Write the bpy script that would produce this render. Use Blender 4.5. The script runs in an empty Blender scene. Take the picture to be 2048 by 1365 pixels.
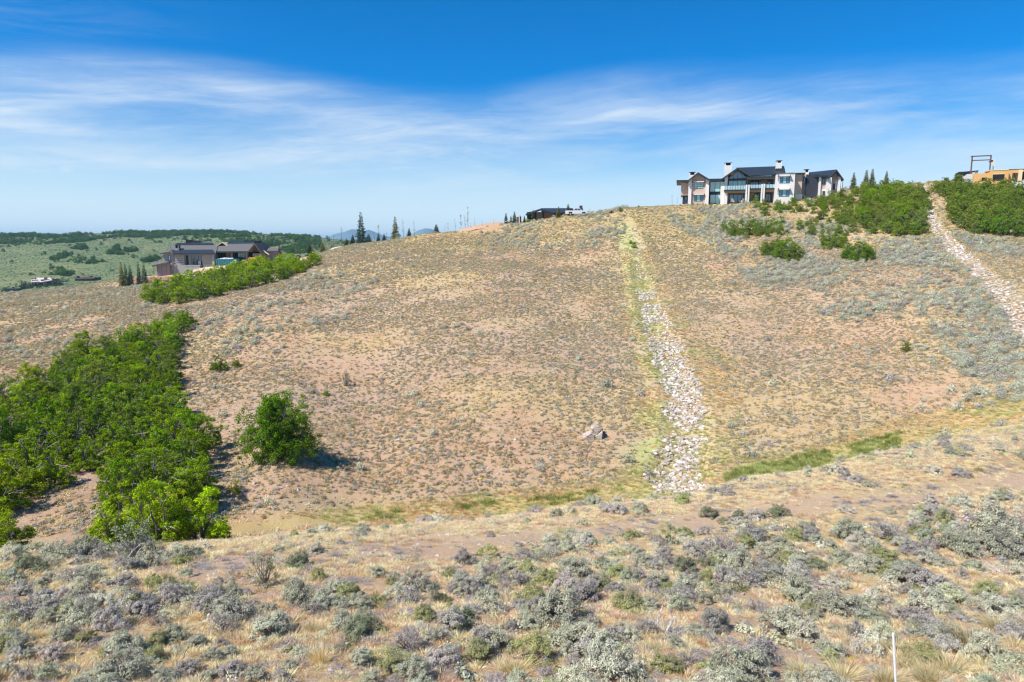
import bpy, math, random
import numpy as np

random.seed(7)
rng = np.random.default_rng(7)
PI = math.pi
SC = bpy.context.scene
COL = SC.collection

# ------------------------------------------------------------------ camera, sky, sun, exposure
FOC, PITCH = 1365.0, math.radians(8.23)
CAMLOC = (0.0, 0.0, 0.0)
cam_d = bpy.data.cameras.new('camera')
cam = bpy.data.objects.new('camera', cam_d)
COL.objects.link(cam)
cam.location = CAMLOC
cam.rotation_euler = (PI / 2 - PITCH, 0, 0)
cam_d.sensor_width = 36.0
SKYTOP = (0.0, 0.86, 1.50)
cam_d.lens = 36.0 * FOC / 2048
cam_d.clip_start = 0.5
cam_d.clip_end = 40000
SC.camera = cam
SC.render.engine = 'CYCLES'
SC.cycles.use_denoising = True
SC.cycles.denoiser = 'OPENIMAGEDENOISE'
SC.cycles.denoising_input_passes = 'RGB_ALBEDO_NORMAL'
SC.cycles.denoising_prefilter = 'ACCURATE'
SC.cycles.max_bounces = 5
SC.cycles.diffuse_bounces = 3
SC.cycles.glossy_bounces = 2
SC.cycles.transmission_bounces = 3
SC.cycles.volume_bounces = 0
SC.cycles.transparent_max_bounces = 4
SC.cycles.sample_clamp_indirect = 4
SC.cycles.pixel_filter_type = 'BLACKMAN_HARRIS'
SC.cycles.filter_width = 1.2
SC.view_settings.view_transform = 'Standard'
SC.view_settings.look = 'None'
SC.view_settings.gamma = 1
SC.view_settings.exposure = EXPOSURE = 0.42
SC.view_settings.use_curve_mapping = False

SUN_EL = math.radians(52)
SUN_AZ = math.atan2(-0.86, -0.50)         # compass angle of the sun from +Y towards +X (behind the camera, to its left)
sun_d = bpy.data.lights.new('sun', 'SUN')
sun_d.energy = 4.6
sun_d.angle = math.radians(0.53)
sun_d.color = (1.0, 0.95, 0.89)
sun = bpy.data.objects.new('sun', sun_d)
COL.objects.link(sun)
SUNV = (math.sin(SUN_AZ) * math.cos(SUN_EL), math.cos(SUN_AZ) * math.cos(SUN_EL), math.sin(SUN_EL))
from mathutils import Vector, Matrix, Euler
sun.rotation_euler = Vector(SUNV).to_track_quat('Z', 'Y').to_euler()

# small helper to write node arithmetic
class NT:
    def __init__(s, tree): s.t = tree; s.n = tree.nodes; s.l = tree.links
    def node(s, typ, **kw):
        n = s.n.new(typ)
        for k, v in kw.items(): setattr(n, k, v)
        return n
    def put(s, sock, v):
        if v is None: return
        if hasattr(v, 'is_output') or isinstance(v, bpy.types.NodeSocket): s.l.new(v, sock)
        else: sock.default_value = v
    def m(s, op, a, b=None, c=None, clamp=False):
        n = s.node('ShaderNodeMath', operation=op, use_clamp=clamp)
        s.put(n.inputs[0], a); s.put(n.inputs[1], b); s.put(n.inputs[2], c)
        return n.outputs[0]
    def v(s, op, a, b=None):
        n = s.node('ShaderNodeVectorMath', operation=op)
        s.put(n.inputs[0], a); s.put(n.inputs[1], b)
        return n.outputs['Value'] if op in ('LENGTH', 'DOT_PRODUCT') else n.outputs[0]
    def ss(s, x, a, b, lo=0.0, hi=1.0):
        n = s.node('ShaderNodeMapRange', interpolation_type='SMOOTHSTEP')
        s.put(n.inputs[0], x); s.put(n.inputs[1], a); s.put(n.inputs[2], b); s.put(n.inputs[3], lo); s.put(n.inputs[4], hi)
        return n.outputs[0]
    def mix(s, f, a, b, blend='MIX'):
        n = s.node('ShaderNodeMix', data_type='RGBA', blend_type=blend)
        s.put(n.inputs[0], f)
        for i, c in ((6, a), (7, b)):
            if isinstance(c, (tuple, list)) and len(c) == 3: c = (*c, 1)
            s.put(n.inputs[i], c)
        return n.outputs[2]
    def noise(s, vec, scale, detail=4, rough=0.55, dist=0.0):
        n = s.node('ShaderNodeTexNoise')
        s.put(n.inputs['Vector'], vec); s.put(n.inputs['Scale'], scale)
        n.inputs['Detail'].default_value = detail; n.inputs['Roughness'].default_value = rough
        n.inputs['Distortion'].default_value = dist
        return n.outputs[0]
    def xyz(s, x, y, z):
        n = s.node('ShaderNodeCombineXYZ')
        s.put(n.inputs[0], x); s.put(n.inputs[1], y); s.put(n.inputs[2], z)
        return n.outputs[0]
    def gauss(s, x, c, w):
        d = s.m('DIVIDE', s.m('SUBTRACT', x, c), w)
        return s.m('EXPONENT', s.m('MULTIPLY', s.m('MULTIPLY', d, d), -1.0))

world = bpy.data.worlds.new('World')
SC.world = world
world.use_nodes = True
w = NT(world.node_tree)
w.n.clear()
out = w.node('ShaderNodeOutputWorld')
bg = w.node('ShaderNodeBackground')
w.l.new(bg.outputs[0], out.inputs[0])
sky = w.node('ShaderNodeTexSky', sky_type='NISHITA')
sky.sun_disc = False
sky.sun_elevation = SUN_EL
sky.sun_rotation = SUN_AZ
sky.altitude = 2000
sky.air_density = 1.0
sky.dust_density = 0.6
sky.ozone_density = 2.5
tc = w.node('ShaderNodeTexCoord')
sep = w.node('ShaderNodeSeparateXYZ'); w.l.new(tc.outputs['Generated'], sep.inputs[0])
X, Y, Z = sep.outputs
az = w.m('ARCTAN2', X, Y)                      # radians, 0 = the way the camera looks
el = w.m('MULTIPLY', w.m('ARCSINE', Z), 180 / PI)   # degrees
# deep polarised blue overhead, paler towards the horizon
def ramp(x, pts, lo=-0.8, hi=0.8):
    n_ = w.node('ShaderNodeFloatCurve')
    w.put(n_.inputs['Value'], w.m('DIVIDE', w.m('SUBTRACT', x, lo), hi - lo, clamp=True))
    cu = n_.mapping.curves[0]
    vs = [p[1] for p in pts]; m0 = max(abs(v) for v in vs) + 1e-6
    ps = [((p[0] - lo) / (hi - lo), p[1] / m0) for p in pts]
    cu.points[0].location = (0.0, ps[0][1]); cu.points[1].location = (1.0, ps[-1][1])
    for q in ps: cu.points.new(*q)
    n_.mapping.update()
    return w.m('MULTIPLY', n_.outputs[0], m0)
tint = w.mix(w.ss(el, -1.0, 13.5), (0.80, 1.24, 1.22), SKYTOP)
base = w.mix(1.0, sky.outputs[0], tint, 'MULTIPLY')
# thin cirrus veils drawn out sideways
warp = w.noise(w.xyz(w.m('MULTIPLY', az, 1.6), w.m('MULTIPLY', el, 0.09), 0.0), 1.6, 3, 0.5)
wa = w.m('SUBTRACT', warp, 0.5)
elw = w.m('ADD', el, w.m('MULTIPLY', wa, 3.2))
n1 = w.noise(w.xyz(w.m('MULTIPLY', az, 1.5), w.m('MULTIPLY', w.m('SUBTRACT', elw, w.m('MULTIPLY', az, 2.0)), 0.30), 3.1), 1.6, 7, 0.58, 0.35)
n2 = w.noise(w.xyz(w.m('MULTIPLY', az, 3.0), w.m('MULTIPLY', el, 0.35), 7.7), 1.5, 8, 0.64, 0.5)
streak = w.ss(n1, 0.34, 0.70)
wisp = w.ss(n2, 0.36, 0.68)
eb = w.m('ADD', elw, w.m('MULTIPLY', w.m('SUBTRACT', n2, 0.5), 1.6))
def band(cpts, wd, apts): return w.m('MULTIPLY', w.gauss(w.m('SUBTRACT', eb, ramp(az, cpts)), 0.0, wd), ramp(az, apts))
bnd = ramp(az, [(-.8, 11.5), (-.64, 11.9), (-.48, 12.7), (-.3, 12.2), (-.12, 11.2), (.13, 12.9), (.64, 11.3), (.8, 11.0)])
under = w.ss(w.m('SUBTRACT', eb, bnd), 1.3, -2.4)
a1 = w.m('MULTIPLY', w.m('MULTIPLY', band([(-.8, 9.6), (-.64, 10.0), (-.48, 11.3), (-.3, 10.7), (-.12, 9.7), (.8, 9.5)], 2.9, [(-.8, .46), (-.60, .44), (-.45, .36), (-.3, .25), (-.1, .14), (.05, .0), (.8, 0)]), w.m('ADD', w.m('MULTIPLY', streak, 0.5), 0.55)), under)
a2 = w.m('MULTIPLY', band([(-.8, 6.0), (-.25, 6.9), (0, 8.0), (.27, 9.9), (.6, 9.4), (.8, 9)], 1.25, [(-.8, 0), (-.35, .0), (-.1, .20), (.05, .22), (.25, .17), (.5, .08), (.8, .05)]), w.m('ADD', w.m('MULTIPLY', wisp, 0.6), 0.5))
a3 = w.m('MULTIPLY', band([(-.8, 5.6), (-.64, 5.9), (-.35, 6.2), (.8, 5.5)], 0.75, [(-.8, .4), (-.64, .34), (-.4, .28), (-.2, .08), (0, 0), (.8, 0)]), w.m('ADD', w.m('MULTIPLY', wisp, 0.7), 0.5))
a4 = w.m('MULTIPLY', under, w.m('ADD', w.m('MULTIPLY', streak, 0.16), w.m('ADD', w.m('MULTIPLY', wisp, 0.12), 0.07)))
a5 = w.m('MULTIPLY', w.m('MULTIPLY', w.gauss(el, 15.0, 1.6), ramp(az, [(-.8, .16), (-.55, .12), (-.3, 0), (.8, 0)])), wisp)
n3 = w.noise(w.xyz(w.m('ADD', w.m('MULTIPLY', az, 5.0), w.m('MULTIPLY', wa, 2.5)), w.m('MULTIPLY', w.m('SUBTRACT', elw, w.m('MULTIPLY', az, 5.0)), 0.9), 1.7), 1.25, 10, 0.68, 0.8)
fib = w.m('ADD', w.m('MULTIPLY', w.ss(n3, 0.25, 0.75), 0.55), 0.70)
n4 = w.noise(w.xyz(w.m('MULTIPLY', az, 2.2), w.m('MULTIPLY', elw, 0.22), 5.5), 1.3, 6, 0.6, 0.4)
veil = w.m('MULTIPLY', w.m('MULTIPLY', w.ss(n4, 0.38, 0.68), under), w.m('MULTIPLY', w.ss(el, 1.5, 5.0), 0.30))
tot = w.m('ADD', w.m('MULTIPLY', w.m('ADD', w.m('ADD', w.m('ADD', a1, a2), w.m('ADD', a3, a4)), veil), fib), a5)
puff = w.m('MULTIPLY', w.gauss(az, -0.567, 0.010), w.gauss(el, 5.0, 0.30))
puff = w.ss(w.m('MULTIPLY', puff, w.m('ADD', n2, 0.5)), 0.35, 0.9)
tot = w.m('ADD', tot, w.m('MULTIPLY', puff, 0.25))
up = w.ss(Z, -0.02, 0.02)
tot = w.m('MULTIPLY', w.m('MULTIPLY', tot, up), w.ss(el, 60.0, 20.0), clamp=True)
hz = w.ss(el, 9.5, 0.0, 0.0, 0.95)
CLOUD = (7.4, 8.5, 9.6)
base = w.mix(hz, base, (7.2, 8.8, 10.2))
colr = w.mix(tot, base, CLOUD)
w.l.new(colr, bg.inputs[0])
bg.inputs[1].default_value = 0.078

# ------------------------------------------------------------------ rays and terrain
CP, SP = math.cos(PITCH), math.sin(PITCH)
def ray(px, py):
    r = (px - 1024.0) / FOC; uu = (682.5 - py) / FOC
    y = CP + uu * SP
    return r / y, (-SP + uu * CP) / y           # x per metre of Y, z per metre of Y
def project(x, y, z):
    x = np.asarray(x, float); y = np.asarray(y, float); z = np.asarray(z, float)
    fw = y * CP - z * SP; up_ = y * SP + z * CP
    fw = np.maximum(fw, 0.5)
    return 1024 + FOC * x / fw, 682.5 - FOC * up_ / fw

COLS = {
 0: [(1365,12),(1200,17.5),(1130,22),(1105,26),(1088,33),(1060,36.5),(1000,42),(900,52),(830,62),(760,78),(700,100),(640,130),(603,165),(587,195),(595,260),(600,380),(577,520),(540,620),(500,800),(473,1000),(478,1300),(483,3000),(484,12000)],
 250: [(1365,12),(1200,17.5),(1130,23),(1100,27),(1085,33),(1020,39),(960,46),(860,60),(780,74),(700,95),(640,120),(600,150),(572,190),(560,207),(572,300),(565,430),(553,560),(525,650),(495,800),(467,1000),(472,1300),(483,3000),(484,12000)],
 400: [(1365,12),(1200,17.5),(1120,24),(1088,29),(1072,37),(1040,41),(960,49),(860,62),(760,79),(660,106),(600,135),(570,160),(553,185),(545,212),(552,300),(548,500),(520,650),(490,800),(465,1000),(472,1300),(483,3000),(484,12000)],
 560: [(1365,12),(1200,17.5),(1110,24),(1074,29),(1056,41),(1000,46),(920,54),(840,64),(760,78),(640,108),(580,138),(543,165),(529,182),(528,215),(535,300),(530,500),(500,700),(471,1000),(476,1300),(483,3000),(484,12000)],
 700: [(1365,12),(1200,17.5),(1100,24),(1062,29.5),(1044,45),(960,53),(860,65),(760,80),(640,109),(560,142),(520,168),(492,194),(502,226),(508,300),(515,500),(498,700),(483,1000),(486,1300),(484,3000),(484,12000)],
 850: [(1365,12),(1200,17.5),(1095,25),(1050,30),(1031,48),(930,56),(800,73),(640,104),(545,141),(495,172),(470,193),(484,228),(494,300),(500,500),(500,700),(492,1000),(486,3000),(484,12000)],
 1000: [(1365,12),(1200,17.5),(1090,25),(1038,31),(1017,50),(891,60),(739,80),(644,100),(535,140),(475,180),(450,192),(459,222),(472,270),(480,400),(495,700),(490,1000),(486,3000),(484,12000)],
 1120: [(1365,12),(1200,17.5),(1085,25.5),(1024,32),(1004,51),(891,61),(739,81),(644,101),(535,139),(475,170),(435,191),(446,218),(470,400),(495,700),(490,1000),(486,3000),(484,12000)],
 1250: [(1365,12),(1200,17.5),(1080,26),(1010,33),(990,51),(891,61),(739,82),(644,102),(535,138),(475,160),(432,180),(418,186),(424,205),(440,260),(460,400),(490,700),(489,1000),(484,12000)],
 1370: [(1365,12),(1200,17.5),(1070,27),(998,34),(980,52),(880,62),(739,82),(640,103),(530,138),(470,159),(430,176),(412,186),(411,200),(450,350),(490,700),(489,1000),(484,12000)],
 1500: [(1365,12),(1200,17.7),(1078,26),(995,32.5),(962,35.5),(954,52),(880,60),(740,81),(640,101),(530,134),(470,155),(428,173),(407,182),(407,200),(440,350),(490,700),(484,12000)],
 1600: [(1365,12),(1200,18),(1080,25),(1000,31),(950,37),(938,53),(880,59),(740,80),(640,99),(530,131),(470,152),(425,171),(403,180),(403,200),(440,350),(490,700),(484,12000)],
 1680: [(1365,12),(1200,18),(1070,25.5),(980,32),(930,39),(920,54),(850,62),(730,80),(630,98),(530,126),(470,149),(420,167),(390,177),(382,188),(388,215),(440,350),(490,700),(484,12000)],
 1760: [(1365,12),(1200,18),(1060,26),(960,34),(910,41),(902,56),(820,65),(720,80),(620,98),(530,122),(470,146),(430,160),(390,176),(373,190),(378,215),(440,350),(490,700),(484,12000)],
 1900: [(1365,12),(1200,18),(1050,26),(930,36),(880,43),(868,57),(790,66),(690,80),(600,96),(520,122),(465,144),(420,160),(380,178),(364,192),(370,220),(440,350),(490,700),(484,12000)],
 2048: [(1365,12),(1200,18),(1040,27),(910,38),(862,45),(842,56),(760,66),(690,78),(640,87),(570,103),(510,122),(470,140),(420,156),(388,174),(374,190),(380,225),(440,350),(490,700),(484,12000)],
}
COLS[-560] = COLS[0]
COLS[2600] = COLS[2048]
cp = []
for px, lst in COLS.items():
    for py, Yd in lst:
        a = (px - 1024.0) / FOC * 1.0
        _, e = ray(px, py)
        # azimuth of the ray at that depth
        ax, _ = ray(px, py)
        cp.append((ax, math.log(Yd), e))
cp = np.array(cp)
KA, KL = 2.6, 1.0
P = np.stack([cp[:, 0] * KA, cp[:, 1] * KL], 1)
def tps(d2): return 0.5 * d2 * np.log(d2 + 1e-12)
n = len(P)
D2 = ((P[:, None] - P[None]) ** 2).sum(-1)
K = tps(D2) + np.eye(n) * 4e-4
A = np.zeros((n + 3, n + 3)); A[:n, :n] = K; A[:n, n] = 1; A[:n, n + 1:] = P; A[n, :n] = 1; A[n + 1:, :n] = P.T
W = np.linalg.solve(A, np.concatenate([cp[:, 2], np.zeros(3)]))
def vnoise(x, y, seed):          # cheap smooth value noise
    xi = np.floor(x).astype(np.int64); yi = np.floor(y).astype(np.int64)
    fx = x - xi; fy = y - yi
    fx = fx * fx * (3 - 2 * fx); fy = fy * fy * (3 - 2 * fy)
    def hsh(i, j):
        k = (i * 374761393 + j * 668265263 + seed * 2147483647) & 0x7fffffff
        k = ((k ^ (k >> 13)) * 1274126177) & 0x7fffffff
        return ((k ^ (k >> 16)) & 0xffff) / 65535.0
    return (hsh(xi, yi) * (1 - fx) + hsh(xi + 1, yi) * fx) * (1 - fy) + (hsh(xi, yi + 1) * (1 - fx) + hsh(xi + 1, yi + 1) * fx) * fy
def fbm(x, y, scale, seed, oct=4):
    s = 0; amp = 0.5; tot = 0
    for o in range(oct):
        s = s + amp * vnoise(x / scale, y / scale, seed + o * 17); tot += amp
        amp *= 0.5; scale /= 2.03
    return s / tot
CHW = []
def height(x, y):
    x = np.atleast_1d(np.asarray(x, float)); y = np.atleast_1d(np.asarray(y, float))
    shp = x.shape; x = x.ravel(); y = y.ravel()
    yy = np.maximum(y, 10.0)
    a = np.clip(x / yy, -1.6, 1.6)
    q0 = a * KA; q1 = np.log(yy) * KL
    r = W[n] + W[n + 1] * q0 + W[n + 2] * q1
    for i0 in range(0, len(x), 40000):
        sl = slice(i0, i0 + 40000)
        d2 = (q0[sl, None] - P[None, :, 0]) ** 2 + (q1[sl, None] - P[None, :, 1]) ** 2
        r[sl] += tps(d2) @ W[:n]
    z = r * yy + np.where(y < 10, (10 - y) * 0.10, 0)
    amp = np.clip(y / 60, 0.35, 1.0) * np.clip((260 - y) / 40, 0, 1)
    z = z + (fbm(x, y, 9.0, 3, 4) - 0.5) * 0.7 * amp * np.clip((y - 12) / 20, 0.3, 1) + (fbm(x, y, 1.3, 9, 3) - 0.5) * 0.10
    z = z + np.clip((y - 420) / 200, 0, 1) * np.clip((1600 - y) / 500, 0, 1) * (fbm(x, y, 120.0, 23, 4) - 0.5) * 9
    for ln in CHW:          # the rock chutes lie in shallow cut ditches
        d, t = polydist(x, y, ln); w_ = np.interp(t, range(len(ln)), [c[2] for c in ln])
        z = z - 0.42 * np.exp(-(d / (w_ * 0.95)) ** 4) + 0.16 * np.exp(-((d - w_ * 1.35) / (0.35 * w_)) ** 2)
    return z.reshape(shp)
_ly = np.exp(np.linspace(math.log(8), math.log(1500), 900))
def hit(px, py, ymin=8.0):       # where the sight line first meets the ground
    rx, rz = ray(px, py)
    ys = _ly[_ly >= ymin]
    g = height(rx * ys, ys)
    below = rz * ys < g
    k = int(np.argmax(below)) if below.any() else len(ys) - 1
    if k > 0:
        d0 = rz * ys[k - 1] - g[k - 1]; d1 = rz * ys[k] - g[k]
        f = d0 / (d0 - d1 + 1e-9)
        yy = ys[k - 1] + (ys[k] - ys[k - 1]) * min(max(f, 0), 1)
    else: yy = ys[0]
    x = rx * yy
    return x, yy, float(height([x], [yy])[0])
def inpoly(px, py, poly):
    px = np.asarray(px); py = np.asarray(py)
    c = np.zeros(px.shape, bool); m = len(poly)
    for i in range(m):
        x0, y0 = poly[i]; x1, y1 = poly[(i + 1) % m]
        cond = ((y0 > py) != (y1 > py)) & (px < (x1 - x0) * (py - y0) / (y1 - y0 + 1e-9) + x0)
        c ^= cond
    return c
def polydist(px, py, line):      # distance to a polyline
    best = np.full(np.shape(px), 1e9); tt = np.zeros(np.shape(px))
    for i in range(len(line) - 1):
        x0, y0 = line[i][:2]; x1, y1 = line[i + 1][:2]
        dx, dy = x1 - x0, y1 - y0
        t = np.clip(((px - x0) * dx + (py - y0) * dy) / (dx * dx + dy * dy), 0, 1)
        d = np.hypot(px - x0 - t * dx, py - y0 - t * dy)
        m = d < best
        best = np.where(m, d, best); tt = np.where(m, i + t, tt)
    return best, tt
def sstep(x, a, b):
    t = np.clip((x - a) / (b - a), 0, 1); return t * t * (3 - 2 * t)

# ------------------------------------------------------------------ mesh helpers
class MB:
    def __init__(s): s.v = []; s.f4 = []; s.f3 = []; s.n = 0; s.sh4 = []; s.sh3 = []; s.m4 = []; s.m3 = []; s.poly = []
    def quads(s, V, shade=1.0, mat=0):          # V: (k,4,3)
        V = np.asarray(V, float); k = len(V)
        s.v.append(V.reshape(-1, 3)); s.f4.append(s.n + np.arange(4 * k).reshape(k, 4)); s.n += 4 * k
        s.sh4.append(np.broadcast_to(shade, (k,)).astype(float)); s.m4.append(np.full(k, mat))
    def mesh(s, V, F, shade=1.0, mat=0):
        V = np.asarray(V, float); F = np.asarray(F); k = len(F)
        s.v.append(V)
        if F.shape[1] == 4: s.f4.append(F + s.n); s.sh4.append(np.broadcast_to(shade, (k,)).astype(float)); s.m4.append(np.full(k, mat))
        else: s.f3.append(F + s.n); s.sh3.append(np.broadcast_to(shade, (k,)).astype(float)); s.m3.append(np.full(k, mat))
        s.n += len(V)
    def box(s, x0, x1, y0, y1, z0, z1, mat=0):
        V = [(x, y, z) for z in (z0, z1) for y in (y0, y1) for x in (x0, x1)]
        s.mesh(V, [(0, 2, 3, 1), (4, 5, 7, 6), (0, 1, 5, 4), (2, 6, 7, 3), (0, 4, 6, 2), (1, 3, 7, 5)], mat=mat)
    def hexa(s, bot, top):      # two matching 4-point rings
        s.mesh(list(bot) + list(top), [(3, 2, 1, 0), (4, 5, 6, 7), (0, 1, 5, 4), (1, 2, 6, 5), (2, 3, 7, 6), (3, 0, 4, 7)])
    def prism(s, pts, y0, y1):  # polygon (x,z) extruded along y
        k = len(pts)
        V = [(p[0], y0, p[1]) for p in pts] + [(p[0], y1, p[1]) for p in pts]
        s.mesh(V, [(i, (i + 1) % k, k + (i + 1) % k, k + i) for i in range(k)])
        b = s.n - 2 * k
        s.poly.append([b + i for i in range(k)][::-1]); s.poly.append([b + k + i for i in range(k)])
    def tube(s, pts, rad, sides=4, shade=1.0, mat=0):
        pts = np.asarray(pts, float); rad = np.broadcast_to(rad, (len(pts),))
        T = np.gradient(pts, axis=0); T /= (np.linalg.norm(T, axis=1, keepdims=True) + 1e-9)
        up_ = np.where(np.abs(T[:, 2:3]) > 0.9, [[1.0, 0, 0]], [[0, 0, 1.0]])
        A_ = np.cross(T, up_); A_ /= (np.linalg.norm(A_, axis=1, keepdims=True) + 1e-9); B_ = np.cross(T, A_)
        an = np.arange(sides) * 2 * PI / sides
        V = pts[:, None] + rad[:, None, None] * (np.cos(an)[None, :, None] * A_[:, None] + np.sin(an)[None, :, None] * B_[:, None])
        F = []
        for i in range(len(pts) - 1):
            for j in range(sides):
                j2 = (j + 1) % sides
                F.append((i * sides + j, i * sides + j2, (i + 1) * sides + j2, (i + 1) * sides + j))
        s.mesh(V.reshape(-1, 3), F, shade, mat)
    def data(s, name, mats, smooth=False):
        me = bpy.data.meshes.new(name)
        V = np.concatenate(s.v) if s.v else np.zeros((0, 3))
        f4 = np.concatenate(s.f4) if s.f4 else np.zeros((0, 4), int)
        f3 = np.concatenate(s.f3) if s.f3 else np.zeros((0, 3), int)
        me.vertices.add(len(V)); me.vertices.foreach_set('co', V.ravel())
        pl = [np.array(p) for p in s.poly]
        loops = np.concatenate([f4.ravel(), f3.ravel()] + pl).astype(np.int32)
        sizes = np.concatenate([np.full(len(f4), 4), np.full(len(f3), 3), np.array([len(p) for p in pl], int)]).astype(np.int32)
        starts = (np.cumsum(sizes) - sizes).astype(np.int32)
        me.loops.add(len(loops)); me.loops.foreach_set('vertex_index', loops)
        me.polygons.add(len(sizes)); me.polygons.foreach_set('loop_start', starts)
        try: me.polygons.foreach_set('loop_total', sizes)
        except Exception: pass
        sh = np.concatenate((s.sh4 or [np.zeros(0)]) + (s.sh3 or [np.zeros(0)]) + [np.ones(len(pl))]).astype(np.float32)
        mi = np.concatenate((s.m4 or [np.zeros(0)]) + (s.m3 or [np.zeros(0)]) + [np.zeros(len(pl))]).astype(np.int32)
        me.polygons.foreach_set('material_index', mi)
        me.polygons.foreach_set('use_smooth', np.full(len(sizes), bool(smooth)))
        at = me.attributes.new('shade', 'FLOAT', 'FACE'); at.data.foreach_set('value', sh)
        for m_ in (mats if isinstance(mats, (list, tuple)) else [mats]): me.materials.append(m_)
        me.update(calc_edges=True); me.validate()
        return me
    def obj(s, name, mat, parent=None, smooth=False, **kw):
        return mkobj(name, s.data(name, mat, smooth), parent, **kw)
def mkobj(name, me, parent=None, label=None, cat=None, group=None, kind=None, loc=None, rot=None, scale=None, tint=None):
    o = bpy.data.objects.new(name, me); COL.objects.link(o)
    if parent is not None: o.parent = parent
    if label: o['label'] = label
    if cat: o['category'] = cat
    if group: o['group'] = group
    if kind: o['kind'] = kind
    if loc is not None: o.location = loc
    if rot is not None: o.rotation_euler = rot
    if scale is not None: o.scale = scale if hasattr(scale, '__len__') else (scale,) * 3
    if tint is not None: o['tint'] = [float(t) for t in tint]
    return o

# ------------------------------------------------------------------ materials
def mat_new(name):
    m = bpy.data.materials.new(name); m.use_nodes = True
    t = NT(m.node_tree); t.n.clear()
    o = t.node('ShaderNodeOutputMaterial')
    return m, t, o
def plain(name, col, rough=0.8, metal=0.0, nscale=6.0, namp=0.12, bump=0.0, spec=0.3):
    m, t, o = mat_new(name)
    b = t.node('ShaderNodeBsdfPrincipled')
    tcn = t.node('ShaderNodeTexCoord')
    nz = t.noise(tcn.outputs['Object'], nscale, 5, 0.6)
    k = t.m('ADD', t.m('MULTIPLY', nz, 2 * namp), 1 - namp)
    c = t.mix(1.0, (*col, 1), t.xyz(k, k, k), 'MULTIPLY')
    t.l.new(c, b.inputs['Base Color'])
    b.inputs['Roughness'].default_value = rough; b.inputs['Metallic'].default_value = metal
    b.inputs['Specular IOR Level'].default_value = spec
    if bump:
        bn = t.node('ShaderNodeBump'); bn.inputs['Strength'].default_value = bump; bn.inputs['Distance'].default_value = 0.05
        t.l.new(nz, bn.inputs['Height']); t.l.new(bn.outputs[0], b.inputs['Normal'])
    t.l.new(b.outputs[0], o.inputs[0])
    return m
def tinted(name, transl=0.0, rough=0.8):     # colour comes from the plant's own tint, leaf by leaf variation from 'shade'
    m, t, o = mat_new(name)
    a = t.node('ShaderNodeAttribute', attribute_type='INSTANCER', attribute_name='tint')
    s = t.node('ShaderNodeAttribute', attribute_type='GEOMETRY', attribute_name='shade')
    c = t.mix(1.0, a.outputs['Color'], t.xyz(s.outputs['Fac'], s.outputs['Fac'], s.outputs['Fac']), 'MULTIPLY')
    d = t.node('ShaderNodeBsdfDiffuse'); t.l.new(c, d.inputs[0])
    if transl:
        tr = t.node('ShaderNodeBsdfTranslucent')
        c2 = t.mix(1.0, c, (1.25, 1.15, 0.5, 1), 'MULTIPLY'); t.l.new(c2, tr.inputs[0])
        mx = t.node('ShaderNodeMixShader'); mx.inputs[0].default_value = transl
        t.l.new(d.outputs[0], mx.inputs[1]); t.l.new(tr.outputs[0], mx.inputs[2])
        t.l.new(mx.outputs[0], o.inputs[0])
    else: t.l.new(d.outputs[0], o.inputs[0])
    return m
M = {}
M['leaf'] = tinted('leaf', 0.32)
M['sage'] = tinted('sage_leaf', 0.12)
M['grass'] = tinted('grass_blade', 0.25)
M['rockt'] = tinted('rock_tint', 0.0)
M['bark'] = plain('bark', (0.17, 0.145, 0.125), 0.9, nscale=9, namp=0.35)
M['twig'] = plain('grey_twig', (0.34, 0.30, 0.28), 0.9, nscale=9, namp=0.3)
M['deadwood'] = plain('bleached_wood', (0.60, 0.56, 0.52), 0.85, nscale=14, namp=0.3)
M['white_bark'] = plain('aspen_bark', (0.5, 0.48, 0.42), 0.85, nscale=10, namp=0.3)

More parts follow.
